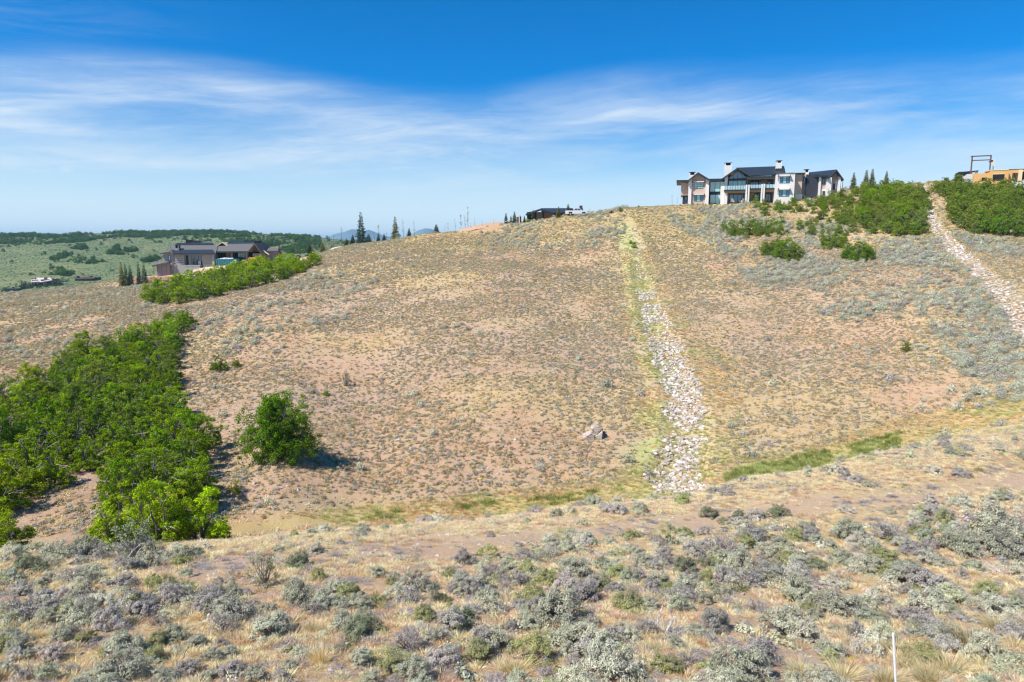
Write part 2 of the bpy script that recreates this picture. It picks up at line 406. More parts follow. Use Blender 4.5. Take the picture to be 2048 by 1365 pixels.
# ground: base colours per vertex (soil, dry grass, green grass), broken up by procedural grain
def ground_mat():
    m, t, o = mat_new('hillside_ground')
    b = t.node('ShaderNodeBsdfPrincipled'); b.inputs['Roughness'].default_value = 0.95; b.inputs['Specular IOR Level'].default_value = 0.1
    a = t.node('ShaderNodeAttribute', attribute_type='GEOMETRY', attribute_name='Col')
    g = t.node('ShaderNodeNewGeometry'); p = g.outputs['Position']
    nA = t.noise(p, 0.9, 6, 0.65); nB = t.noise(p, 5.0, 6, 0.7); nC = t.noise(p, 28.0, 4, 0.7); nD = t.noise(p, 0.16, 4, 0.6, 0.5)
    k = t.m('ADD', t.m('ADD', t.m('MULTIPLY', nA, 0.55), t.m('MULTIPLY', nB, 0.75)), t.m('MULTIPLY', nC, 0.5))
    k = t.m('ADD', k, 0.12)
    c = t.mix(1.0, a.outputs['Color'], t.xyz(k, k, k), 'MULTIPLY')
    # straw litter and pinkish gravel
    c = t.mix(t.ss(nB, 0.50, 0.66, 0, 0.55), c, (0.56, 0.43, 0.27, 1))
    c = t.mix(t.m('MULTIPLY', t.ss(nA, 0.52, 0.68), 0.35), c, (0.45, 0.29, 0.19, 1))
    c = t.mix(t.m('MULTIPLY', t.ss(nD, 0.5, 0.66), 0.2), c, (0.55, 0.40, 0.23, 1))
    vor = t.node('ShaderNodeTexVoronoi'); t.l.new(p, vor.inputs['Vector']); vor.inputs['Scale'].default_value = 9.0
    st = t.m('MULTIPLY', t.ss(vor.outputs['Distance'], 0.24, 0.14), t.ss(nA, 0.5, 0.6))
    c = t.mix(t.m('MULTIPLY', st, 0.75), c, (0.5, 0.44, 0.39, 1))
    t.l.new(c, b.inputs['Base Color'])
    bn = t.node('ShaderNodeBump'); bn.inputs['Strength'].default_value = 0.9; bn.inputs['Distance'].default_value = 0.12
    t.l.new(t.m('ADD', nB, t.m('MULTIPLY', nC, 0.4)), bn.inputs['Height']); t.l.new(bn.outputs[0], b.inputs['Normal'])
    t.l.new(b.outputs[0], o.inputs[0])
    return m
M['ground'] = ground_mat()

CH1 = [(1255,452,4),(1262,480,8),(1275,520,12),(1286,560,16),(1298,600,22),(1310,640,27),(1326,680,30),(1340,720,33),(1358,765,35),(1372,810,38),(1374,860,40),(1372,905,42),(1358,940,54),(1350,966,58)]
CH2 = [(1841,362,5),(1848,385,6),(1856,410,9),(1866,440,11),(1884,470,13),(1908,497,14),(1942,525,16),(1970,550,19),(1996,580,22),(2022,608,24),(2046,640,25),(2085,690,27),(2140,750,30)]
VAL = [(440,1062),(600,1046),(740,1033),(900,1020),(1050,1008),(1200,992),(1340,976),(1480,955),(1570,938),(1680,915),(1800,883),(1900,858),(2000,832),(2090,810)]

def ridge_end(px): return np.interp(px, [0, 450, 1000, 1350, 1600, 2048], [28.5, 31, 34, 37.5, 41, 49])
CHW = [[(lambda h_: (h_[0], h_[1], c[2] / FOC * h_[1] * 1.0))(hit(c[0], c[1], 48)) for c in ln] for ln in (CH1[2:], CH2)]
def region_color(x, y, z):
    px, py = project(x, y, z)
    N = len(x)
    n1_ = fbm(x, y, 14.0, 51, 4); n2_ = fbm(x, y, 3.5, 77, 4); n3_ = fbm(x, y, 30.0, 5, 3)
    soil = np.array([0.57, 0.365, 0.228]); dry = np.array([0.60, 0.43, 0.228]); mauve = np.array([0.50, 0.34, 0.25]); oliv = np.array([0.47, 0.38, 0.22])
    wd = sstep(n1_, 0.40, 0.62)[:, None]; wm = sstep(n3_, 0.48, 0.66)[:, None] * 0.8
    c = soil * (1 - wd) + dry * wd
    c = c * (1 - wm) + mauve * wm
    wo = (sstep(n2_, 0.5, 0.7) * 0.3)[:, None]
    c = c * (1 - wo) + oliv * wo
    def blend(mask, col, k=1.0):
        nonlocal c
        mk = (np.clip(mask, 0, 1) * k)[:, None]
        c = c * (1 - mk) + np.array(col) * mk
    near = (y > 34) & (y < 235)
    jit = (n2_ - 0.5)
    # olive/yellow band on the brow of the hill
    blend(near * np.exp(-((py - 440 - jit * 60) / 28.0) ** 2) * (px > 820), (0.45, 0.37, 0.13), 0.6)
    blend(near * sstep(n1_, 0.45, 0.6) * (px < 1260) * (px > 620) * (py < 600), (0.56, 0.41, 0.21), 0.4)
    # warm side strips along the first rock chute
    d1, _ = polydist(px, py, CH1)
    wch = np.interp(py, [450, 600, 760, 960], [20, 52, 84, 105])
    blend(near * np.exp(-((d1 + (n1_ - 0.5) * wch * 1.6) / wch) ** 2) * sstep(py, 430, 470) * (py < 985), (0.60, 0.51, 0.28), 0.9)
    gl = np.exp(-(((px - np.interp(py, [450, 600, 760, 960], [1250, 1282, 1316, 1296])) + jit * 40) / np.interp(py, [450, 960], [14, 40])) ** 2)
    blend(near * gl * (py > 445) * (py < 990) * sstep(n2_, 0.25, 0.5), (0.46, 0.48, 0.17), 0.9)
    blend(near * np.exp(-((px - 1440) / 45.0) ** 2 - ((py - 740) / 70.0) ** 2) * sstep(n2_, 0.4, 0.6), (0.62, 0.40, 0.15), 0.8)
    blend(near * np.exp(-((px - 1300) / 30.0) ** 2 - ((py - 800) / 40.0) ** 2) * sstep(n2_, 0.4, 0.6), (0.62, 0.40, 0.15), 0.6)
    # valley floor grass
    dv, _ = polydist(px, py, VAL)
    wv = np.interp(px, [440, 900, 1350, 1600, 2048], [14, 24, 34, 33, 46])
    vm = near * np.exp(-((dv + jit * 20) / wv) ** 2.0) * (px > 430)
    vn = sstep(n1_ + jit * 0.5, 0.35, 0.65)
    blend(vm * (1 - vn), (0.64, 0.46, 0.18), 0.95); blend(vm * vn, (0.54, 0.48, 0.17), 0.9)
    # second chute shoulders
    d2, _ = polydist(px, py, CH2)
    blend(near * np.exp(-((d2 + jit * 24) / np.interp(py, [370, 700], [16, 60])) ** 2), (0.50, 0.42, 0.22), 0.6)
    blend(near * inpoly(px, py, [(1920, 505), (2100, 500), (2100, 590), (1990, 560)]), (0.56, 0.42, 0.24), 0.7)
    # earth terraces and building pads
    blend(near * inpoly(px, py, [(255, 556), (345, 553), (340, 574), (300, 576), (262, 568)]), (0.30, 0.145, 0.085), 1.0)
    blend((y > 190) * inpoly(px, py, [(330, 552), (560, 522), (640, 520), (640, 545), (450, 556)]), (0.58, 0.45, 0.32), 1.0)
    blend((y > 170) * inpoly(px, py, [(925, 464), (1000, 446), (1020, 446), (1000, 456), (950, 464)]), (0.50, 0.28, 0.16), 0.7)
    blend((y > 160) * inpoly(px, py, [(1370, 405), (1600, 398), (1640, 408), (1560, 418), (1380, 420)]), (0.50, 0.39, 0.13), 0.8)
    # gully bank under the oaks
    blend((y > ridge_end(px)) * (y < 48) * (px < 440) * sstep(n2_, 0.35, 0.6), (0.40, 0.27, 0.175), 0.7)
    # foreground ridge: straw crest, bare pink gravel track
    fg = (y < ridge_end(px) + 1)
    crest = np.interp(px, [0, 450, 1000, 1350, 1600, 2048], [1108, 1085, 1040, 1000, 955, 868])
    blend(fg * np.exp(-((py - crest - 8 - jit * 30) / 22.0) ** 2), (0.66, 0.54, 0.40), 0.7)
    track = np.interp(px, [300, 560, 1000, 1500, 2048], [1150, 1130, 1085, 1035, 965])
    blend(fg * np.exp(-((py - track - jit * 70) / 20.0) ** 2) * (px > 380), (0.55, 0.385, 0.27), 0.8)
    blend(fg * (py > track + 30) * sstep(n2_, 0.42, 0.62), (0.50, 0.335, 0.25), 0.75)
    # far hillside: grey green sage steppe
    far = (y > 400)
    nf = fbm(x, y, 60.0, 91, 5)
    cf = np.array([0.085, 0.155, 0.055])[None] * (1 - sstep(nf, 0.4, 0.62)[:, None]) + np.array([0.14, 0.19, 0.07])[None] * sstep(nf, 0.4, 0.62)[:, None]
    mf = sstep(y, 330, 480)[:, None]
    c = c * (1 - mf) + cf * mf
    return c

def grid(name, ys, nb, brange, lift=0.0):
    bs = np.linspace(-brange, brange, nb)
    YY, BB = np.meshgrid(ys, bs, indexing='ij')
    XX = BB * (YY + 15)
    ZZ = height(XX, YY)
    V = np.stack([XX, YY, ZZ], -1).reshape(-1, 3)
    r, c = len(ys), nb
    i = np.arange(r * c).reshape(r, c)
    F = np.stack([i[:-1, :-1], i[:-1, 1:], i[1:, 1:], i[1:, :-1]], -1).reshape(-1, 4)
    mb = MB(); mb.mesh(V, F)
    me = mb.data(name, M['ground'], smooth=True)
    ca = me.attributes.new('Col', 'FLOAT_COLOR', 'POINT')
    cc = region_color(V[:, 0], V[:, 1], V[:, 2])
    ca.data.foreach_set('color', np.concatenate([cc, np.ones((len(cc), 1))], 1).astype(np.float32).ravel())
    return mkobj(name, me, kind='structure')
ys = np.concatenate([np.linspace(-14, 9.5, 30), np.exp(np.linspace(math.log(10), math.log(240), 400)), np.exp(np.linspace(math.log(243), math.log(1400), 190)), np.exp(np.linspace(math.log(1450), math.log(14000), 40))])
grid('ground', ys, 560, 1.12)
# ------------------------------------------------------------------ far mountains and the haze
def mountains():
    mats = plain('haze_blue_forest', (0.12, 0.19, 0.24), 0.95, nscale=0.004, namp=0.5)  # albedo lightened and blued, so distance haze is painted into the colour
    for name, D, peaks in (('mountain', 4600.0, [(640,478),(655,474),(672,468),(690,463.5),(704,458.5),(716,460),(726,463),(738,460),(750,465),(768,472),(790,476),(815,482),(838,487)]),
                           ('mountain', 3300.0, [(760,486),(790,481),(812,478),(822,470),(836,461),(850,457),(862,458),(872,462),(884,468),(900,475),(930,483),(960,488)])):
        pts = []
        for px, py in peaks:
            rx, rz = ray(px, py); pts.append((rx * D, rz * D))
        pts = np.array(pts)
        xs = np.linspace(pts[0, 0], pts[-1, 0], 70)
        ridge = np.interp(xs, pts[:, 0], pts[:, 1])
        ridge = ridge + (fbm(xs, xs * 0 + D, 120, 3, 4) - 0.5) * 5
        bz = -80.0
        rows = []
        for k, f in enumerate(np.linspace(0, 1, 14)):      # toe of the slope up to the ridge, then down the back
            zz = bz + (ridge - bz) * f ** 1.15 + (fbm(xs, xs * 0 + k * 97.0, 150, 11, 4) - 0.5) * 40 * f * (1 - f)
            yy = D - 900 * (1 - f) + (fbm(xs, xs * 0 + k * 60.0, 250, 4, 3) - 0.5) * 200 * (1 - f)
            rows.append(np.stack([xs, yy, zz], 1))
        for f in np.linspace(0.85, 0, 5):
            rows.append(np.stack([xs, np.full_like(xs, D + 700 * (1 - f)), bz + (ridge - bz) * f], 1))
        V = np.concatenate(rows); r, c = len(rows), len(xs)
        i = np.arange(r * c).reshape(r, c)
        mb = MB(); mb.mesh(V, np.stack([i[:-1, :-1], i[:-1, 1:], i[1:, 1:], i[1:, :-1]], -1).reshape(-1, 4))
        mb.obj(name, mats, smooth=True, kind='structure')
mountains()
def haze():
    m = bpy.data.materials.new('haze_air'); m.use_nodes = True
    t = NT(m.node_tree); t.n.clear(); o = t.node('ShaderNodeOutputMaterial')
    v = t.node('ShaderNodeVolumePrincipled')
    v.inputs['Color'].default_value = (0.50, 0.80, 1.0, 1)
    v.inputs['Density'].default_value = HAZE
    t.l.new(v.outputs[0], o.inputs['Volume'])
    mb = MB(); mb.box(-16500, 16500, -60, 14500, -260, 112)
    mb.obj('haze', m, kind='stuff')
HAZE = 1.15e-4
haze()
# ------------------------------------------------------------------ plants
def unit(v): return v / (np.linalg.norm(v, axis=-1, keepdims=True) + 1e-9)
def rdir(r, k, up_bias=0.0):
    v = r.normal(size=(k, 3)); v[:, 2] = v[:, 2] + up_bias
    return unit(v)
def leaves(mb, r, C, D, L, Wd, shade, mat=0, curl=0.0):
    """diamond leaves at C pointing along D"""
    k = len(C); side = unit(np.cross(D, r.normal(size=(k, 3))))
    L = np.broadcast_to(L, (k,))[:, None]; Wd = np.broadcast_to(Wd, (k,))[:, None]
    mb.quads(np.stack([C, C + D * L * 0.5 + side * Wd, C + D * L, C + D * L * 0.5 - side * Wd], 1), shade, mat)

def leafn_(mb, r, C, N, L, Wd, shade, up_=0.5, mat=0):
    """leaf blades whose faces look along N"""
    k = len(C); D = unit(np.cross(N, r.normal(size=(k, 3)))); D = unit(D + np.array([0, 0, up_])); N = unit(N)
    D = unit(D - N * (D * N).sum(1, keepdims=True)); side = np.cross(D, N)
    L = np.broadcast_to(L, (k,))[:, None]; Wd = np.broadcast_to(Wd, (k,))[:, None]
    mb.quads(np.stack([C - D * L * 0.5, C + side * Wd, C + D * L * 0.5, C - side * Wd], 1), shade, mat)

def sage_data(seed, leafn=1500, dead=0.0, nclump=44, flat=0.62, spread=1.0, leafL=0.085, leafW=0.013, droop=0.0):
    """unit-diameter sagebrush: returns foliage mesh data, stems mesh data"""
    r = np.random.default_rng(seed)
    fo = MB(); st = MB()
    th = r.uniform(0, 2 * PI, nclump); ph = np.arccos(r.uniform(0.08, 1.0, nclump)); rad = r.uniform(0.55, 1.0, nclump) ** 0.6
    lob = 1 + 0.28 * np.sin(th * 2 + r.uniform(0, 6)) * np.sin(ph) + 0.18 * np.sin(th * 3 + r.uniform(0, 6))
    C = np.stack([np.cos(th) * np.sin(ph) * 0.47 * lob, np.sin(th) * np.sin(ph) * 0.47 * lob, np.cos(ph) * flat * 0.92 + 0.05], 1) * rad[:, None]
    C[:, 2] += r.uniform(-0.03, 0.06, nclump)
    for i in range(nclump):
        e = C[i]; mid = e * 0.5 + np.array([*r.normal(0, 0.05, 2), 0.02 + r.uniform(-0.02, 0.05)])
        b = np.array([*r.normal(0, 0.035, 2), -0.04])
        st.tube([b, mid * 0.55 + b * 0.45, mid, e], [0.016, 0.012, 0.008, 0.004], 3, r.uniform(0.7, 1.2))
        for q in range(7 if dead > 0.5 else 3):
            d = unit(unit(e - np.array([0, 0, -0.1])) + r.normal(0, 0.45, 3))
            s0 = mid + (e - mid) * r.uniform(0.3, 1.0)
            st.tube([s0, s0 + d * r.uniform(0.05, 0.13), s0 + d * 0.13 + r.normal(0, 0.02, 3)], [0.004, 0.003, 0.0015], 3, r.uniform(0.8, 1.3))
    for q in range(150):
        e = C[r.integers(nclump)]; d = unit(unit(e) + r.normal(0, 0.35, 3) + np.array([0, 0, 0.5])); s0 = e * r.uniform(0.75, 1.0)
        st.tube([s0, s0 + d * r.uniform(0.07, 0.17)], [0.0035, 0.0015], 3, r.uniform(0.9, 1.5))
    alive = r.uniform(size=nclump) > dead
    idx = np.where(alive)[0]
    if len(idx):
        per = leafn // nclump
        ii = np.repeat(idx, per); k = len(ii)
        rr = rdir(r, k) * (r.uniform(size=(k, 1)) ** 0.45) * np.array([0.105, 0.105, 0.075]) * spread
        P0 = C[ii] + rr
        out = unit(C[ii] + np.array([0, 0, 0.25])); D = unit(out + r.normal(0, 0.42, (k, 3)) + np.array([0, 0, 0.35 - droop]))
        P0[:, 2] = np.maximum(P0[:, 2], 0.01)
        base = r.uniform(0.78, 1.22, nclump)[ii]
        sh = base * r.uniform(0.72, 1.25, k)
        leafn_(fo, r, P0, unit(unit(P0 - C[ii] + 1e-5) * 0.5 + out + r.normal(0, 0.45, (k, 3))), leafL * r.uniform(0.6, 1.3, k), leafW * r.uniform(0.8, 1.5, k), sh, 2.6)
    return fo.data('sage_foliage', M['sage']), st.data('sage_stems', M['twig'])

def tuft_data(seed, blades=70, h=0.30, wd=0.012, lean=0.55, rad=0.22, mat='grass', seedheads=0):
    r = np.random.default_rng(seed); mb = MB()
    a = r.uniform(0, 2 * PI, blades); q = r.uniform(0, 1, blades) ** 0.6
    B0 = np.stack([np.cos(a) * rad * q, np.sin(a) * rad * q, np.full(blades, -0.02)], 1)
    D = unit(np.stack([np.cos(a) * lean * q, np.sin(a) * lean * q, np.ones(blades)], 1) + r.normal(0, 0.16, (blades, 3)))
    H = h * r.uniform(0.55, 1.15, blades)
    side = unit(np.cross(D, r.normal(size=(blades, 3))))
    tip = B0 + D * H[:, None] + np.stack([np.cos(a), np.sin(a), -np.ones(blades) * 0.5], 1) * (0.18 * H * q)[:, None]
    mid = B0 + D * (H * 0.55)[:, None]
    sh = r.uniform(0.7, 1.3, blades)
    W_ = wd
    mb.quads(np.stack([B0 - side * W_, B0 + side * W_, mid + side * W_ * 0.9, mid - side * W_ * 0.9], 1), sh * 0.9)
    mb.quads(np.stack([mid - side * W_ * 0.9, mid + side * W_ * 0.9, tip + side * W_ * 0.25, tip - side * W_ * 0.25], 1), sh * 1.08)
    return mb.data('tuft', M[mat])
def cushion_data(seed, k=120, flat=0.36, leafL=0.13, leafW=0.028, clumps=9):
    """low rounded tussock or dwarf sage of about 1 m diameter, for the far slope"""
    r = np.random.default_rng(seed); mb = MB()
    th = r.uniform(0, 2 * PI, clumps); q = r.uniform(0, 1, clumps) ** 0.5
    C = np.stack([np.cos(th) * q * 0.34, np.sin(th) * q * 0.34, flat * (0.5 - 0.3 * q * q) + r.uniform(-0.04, 0.06, clumps)], 1)
    ii = r.integers(0, clumps, k)
    P0 = C[ii] + rdir(r, k) * (r.uniform(size=(k, 1)) ** 0.4) * np.array([0.2, 0.2, 0.17 * flat / 0.42])
    P0[:, 2] = np.abs(P0[:, 2])
    D = unit(unit(P0 + np.array([0, 0, 0.05])) + r.normal(0, 0.4, (k, 3)) + np.array([0, 0, 0.4]))
    leafn_(mb, r, P0, unit(unit(P0 - C[ii] + 1e-5) * 0.6 + unit(P0 + np.array([0, 0, 0.1])) + r.normal(0, 0.4, (k, 3))), leafL * r.uniform(0.6, 1.4, k), leafW * r.uniform(0.7, 1.5, k), r.uniform(0.8, 1.2, clumps)[ii] * r.uniform(0.7, 1.25, k))
    return mb.data('cushion', M['sage'])

def oak_data(seed, h=4.0, skirt=0, cone=False, rad=1.9, clumps=80, per=46, leafL=0.15, stems=4, low=0.16, dead=8):
    r = np.random.default_rng(seed)
    cr = MB(); tr = MB(); dd = MB()
    tips = []
    hubs = []
    for s in range(stems):
        a = 2 * PI * s / stems + r.uniform(-0.5, 0.5)
        ln = r.uniform(0.7, 1.0) * h * 0.72
        b = np.array([math.cos(a) * 0.15, math.sin(a) * 0.15, -0.3])
        e = np.array([math.cos(a) * rad * r.uniform(0.2, 0.5), math.sin(a) * rad * r.uniform(0.2, 0.5), ln])
        m1 = b * 0.6 + e * 0.4 + r.normal(0, 0.12, 3); m2 = b * 0.25 + e * 0.75 + r.normal(0, 0.12, 3)
        tr.tube([b, m1, m2, e], [0.10, 0.075, 0.05, 0.025], 5, r.uniform(0.8, 1.2))
        hubs += [m1, m2, e, (m1 + m2) / 2]
    hubs = np.array(hubs)
    # crown: lumpy ellipsoid of leaf clumps with several lobes
    lobes = []
    for q in range(7):
        a = r.uniform(0, 2 * PI); zz = r.uniform(0.12, 0.9)
        rr = rad * r.uniform(0.15, 0.62) * (1.2 - abs(zz - 0.35))
        lobes.append((math.cos(a) * rr, math.sin(a) * rr, h * zz - 0.08 * h, rad * r.uniform(0.34, 0.5)))
    lobes.append((0, 0, h * 0.55, rad * 0.55))
    if cone:
        for q in range(26):
            zz = r.uniform(0.06, 0.9); a = r.uniform(0, 2 * PI); rr = rad * (1.0 - zz) ** 0.7 * r.uniform(0.2, 0.8)
            lobes.append((math.cos(a) * rr, math.sin(a) * rr, h * zz, rad * r.uniform(0.2, 0.3)))
    for q in range(skirt):
        a = 2 * PI * q / skirt + r.uniform(-0.3, 0.3); rr = rad * r.uniform(0.5, 0.72)
        lobes.append((math.cos(a) * rr, math.sin(a) * rr, h * r.uniform(0.14, 0.3), rad * r.uniform(0.26, 0.36)))
    C = []
    while len(C) < clumps:
        lx, ly, lz, lr = lobes[r.integers(len(lobes))]
        d = rdir(r, 1)[0] * lr * r.uniform(0.55, 1.0); d[2] *= 1.05
        c = np.array([lx, ly, lz]) + d
        if c[2] > low * h * 0.3 and c[2] < h: C.append(c)
    C = np.array(C)
    for i in range(len(C)):
        hb = hubs[np.argmin(((hubs - C[i]) ** 2).sum(1))]
        if i % 2 == 0: tr.tube([hb, (hb + C[i]) / 2 + r.normal(0, 0.08, 3), C[i]], [0.03, 0.02, 0.008], 3, r.uniform(0.8, 1.3))
    ii = np.repeat(np.arange(len(C)), per); k = len(ii)
    cs = r.uniform(0.16, 0.31, len(C)) * (rad / 1.9) ** 0.5
    P0 = C[ii] + rdir(r, k) * (r.uniform(size=(k, 1)) ** 0.4) * cs[ii][:, None] * np.array([1, 1, 0.8])
    D = unit(unit(P0 - C[ii] + 1e-4) * 0.8 + r.normal(0, 0.6, (k, 3)) + np.array([0, 0, 0.25]))
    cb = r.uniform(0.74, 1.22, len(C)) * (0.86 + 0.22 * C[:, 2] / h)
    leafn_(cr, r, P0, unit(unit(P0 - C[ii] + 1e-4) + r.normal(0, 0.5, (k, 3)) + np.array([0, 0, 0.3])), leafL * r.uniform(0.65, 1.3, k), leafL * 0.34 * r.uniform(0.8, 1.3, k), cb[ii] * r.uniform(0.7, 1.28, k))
    for q in range(dead):
        a = r.uniform(0, 2 * PI); s0 = np.array([math.cos(a) * rad * 0.45, math.sin(a) * rad * 0.45, h * r.uniform(0.2, 0.7)])
        d = unit(np.array([math.cos(a), math.sin(a), r.uniform(-0.3, 0.6)]))
        e = s0 + d * rad * r.uniform(0.35, 0.6)
        dd.tube([s0, (s0 + e) / 2 + r.normal(0, 0.1, 3), e], [0.016, 0.011, 0.004], 3)
        for z_ in range(5):
            p = s0 + (e - s0) * r.uniform(0.3, 1); dq = unit(d + r.normal(0, 0.7, 3))
            dd.tube([p, p + dq * r.uniform(0.2, 0.55)], [0.009, 0.003], 3)
    return cr.data('oak_crown', M['leaf']), tr.data('oak_trunk', M['bark']), (dd.data('oak_dead', M['deadwood']) if dead else None)

def spruce_data(seed, h=8.0, rad=1.7, layers=22, gap=0.0, first=0.08):
    r = np.random.default_rng(seed); cr = MB(); tr = MB()
    tr.tube([(0, 0, -0.3), (0.02, 0, h * 0.5), (0, 0, h)], [0.13 * h / 8, 0.08 * h / 8, 0.015], 5)
    for l in range(layers):
        f = l / (layers - 1); z = h * (first + (0.985 - first) * f)
        L = rad * (1 - f) ** 0.85 * r.uniform(0.82, 1.1) + 0.10
        nb = max(4, int(9 * (1 - f) + 4))
        for b in range(nb):
            a = 2 * PI * b / nb + r.uniform(-0.3, 0.3) + l; Lb = L * r.uniform(0.62, 1.15); z = h * (first + (0.985 - first) * f) + r.uniform(-0.5, 0.5) * h / layers
            k = max(5, int(26 * Lb / rad)); t = np.sort(r.uniform(0.12, 1, k))
            x = np.cos(a) * Lb * t; y = np.sin(a) * Lb * t; zz = z - r.uniform(0.15, 0.4) * Lb * t + 0.20 * Lb * t * t
            P0 = np.stack([x, y, zz], 1) + r.normal(0, 0.03, (k, 3))
            side = np.where(r.uniform(size=k) > 0.5, 1.0, -1.0)
            D = unit(np.stack([np.cos(a) - np.sin(a) * side * 0.8, np.sin(a) + np.cos(a) * side * 0.8, r.uniform(-0.35, 0.3, k)], 1))
            leaves(cr, r, P0, D, 0.42 * h / 8 * r.uniform(0.6, 1.2, k) * (1.1 - 0.45 * t), 0.12 * h / 8, r.uniform(0.65, 1.25, k))
    leaves(cr, r, np.zeros((4, 3)) + [0, 0, h * 0.96], rdir(r, 4, 3.0), 0.5, 0.04, 1.0)
    return cr.data('spruce_crown', M['sage']), tr.data('spruce_trunk', M['bark'])
def sapling_data(seed, h=5.0, nleaf=90, lean=0.0):
    r = np.random.default_rng(seed); cr = MB(); tr = MB()
    top = np.array([lean, 0, h]); tr.tube([(0, 0, -0.2), (lean * 0.3, 0.03, h * 0.5), top], [0.05, 0.035, 0.01], 4)
    for i in range(16):
        f = r.uniform(0.3, 0.95); a = r.uniform(0, 2 * PI); s0 = np.array([lean * f * f, 0, h * f])
        d = unit(np.array([math.cos(a), math.sin(a), 1.3])); L = 0.75 * (1.15 - f) * r.uniform(0.7, 1.3) + 0.15
        e = s0 + d * L
        tr.tube([s0, e], [0.016, 0.006], 3)
        k = nleaf // 16
        if k: leaves(cr, r, s0 + (e - s0) * r.uniform(0.3, 1.05, (k, 1)) + r.normal(0, 0.05, (k, 3)), rdir(r, k), 0.13, 0.05, r.uniform(0.7, 1.3, k))
    if nleaf == 0: leaves(cr, r, top[None] + r.normal(0, 0.08, (4, 3)), rdir(r, 4), 0.08, 0.03, 1.0)
    return cr.data('sapling_crown', M['leaf']), tr.data('sapling_trunk', M['bark'])
def rock_data(seed, pts=13, flat=0.62):
    import bmesh
    r = np.random.default_rng(seed); bm = bmesh.new()
    for p in rdir(r, pts) * np.array([0.5, 0.42, 0.5 * flat]) * r.uniform(0.82, 1.1, (pts, 1)): bm.verts.new(p)
    res = bmesh.ops.convex_hull(bm, input=bm.verts)
    for v in [v for v in bm.verts if not v.link_faces]: bm.verts.remove(v)
    me = bpy.data.meshes.new('stone'); bm.to_mesh(me); bm.free()
    at = me.attributes.new('shade', 'FLOAT', 'FACE'); at.data.foreach_set('value', r.uniform(0.85, 1.12, len(me.polygons)).astype(np.float32))
    me.materials.append(M['rockt'])
    return me

SAGE = [sage_data(100 + i, leafn=int(5200 + 500 * (i % 3)), dead=0.08 + 0.05 * (i % 4), nclump=72 + 6 * (i % 3), flat=0.52 + 0.05 * (i % 4), leafL=0.062, leafW=0.0068, spread=0.95) for i in range(10)]
SAGED = [sage_data(150 + i, leafn=1800, dead=0.4, nclump=64, flat=0.54 + 0.05 * i, leafL=0.055, leafW=0.0085) for i in range(4)]
TWIGGY = [sage_data(170 + i, leafn=900, dead=0.1, nclump=40, flat=1.25, spread=1.25, leafL=0.06, leafW=0.014) for i in range(2)]
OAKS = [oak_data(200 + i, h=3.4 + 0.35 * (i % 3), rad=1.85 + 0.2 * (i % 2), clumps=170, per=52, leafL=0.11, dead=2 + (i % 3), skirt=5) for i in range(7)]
OAKF = [oak_data(230 + i, h=2.6, rad=2.0, clumps=56, per=26, leafL=0.24, dead=0, low=0.08, stems=3) for i in range(5)]
SPR = [spruce_data(260 + i) for i in range(4)]
JUN = [spruce_data(270 + i, layers=30, first=0.02) for i in range(2)]
TUFT = [tuft_data(300 + i, blades=96, h=0.30, rad=0.17, lean=0.8, wd=0.0065) for i in range(4)]
TALL = [tuft_data(310 + i, blades=300, h=0.55, rad=0.24, lean=0.85, wd=0.0045) for i in range(3)]
CUSH = [cushion_data(330 + i) for i in range(8)]
CSAGE = [cushion_data(350 + i, k=330, flat=0.62, leafL=0.085, leafW=0.022, clumps=18) for i in range(6)]
ROCKS = [rock_data(400 + i, flat=0.5 + 0.08 * (i % 4)) for i in range(10)]

# colours (albedo)
def tone(kind, r=rng):
    j = 1 + r.normal(0, 0.09)
    base = {'g': (0.455, 0.46, 0.33), 'l': (0.52, 0.515, 0.39), 'd': (0.26, 0.29, 0.165), 'p': (0.44, 0.41, 0.365), 'o': (0.34, 0.345, 0.15), 'y': (0.60, 0.52, 0.28),
            't': (0.51, 0.415, 0.235), 's': (0.76, 0.62, 0.40), 'st': (0.80, 0.60, 0.34), 'ro': (0.63, 0.46, 0.35), 'pa': (0.76, 0.64, 0.44), 'c': (0.52, 0.525, 0.40), 'gr': (0.52, 0.56, 0.22), 'or': (0.74, 0.50, 0.26), 'lime': (0.58, 0.62, 0.10), 'reed': (0.24, 0.27, 0.07)}[kind]
    return np.clip(np.array(base) * j * (1 + r.normal(0, 0.012, 3)), 0.02, 0.8)

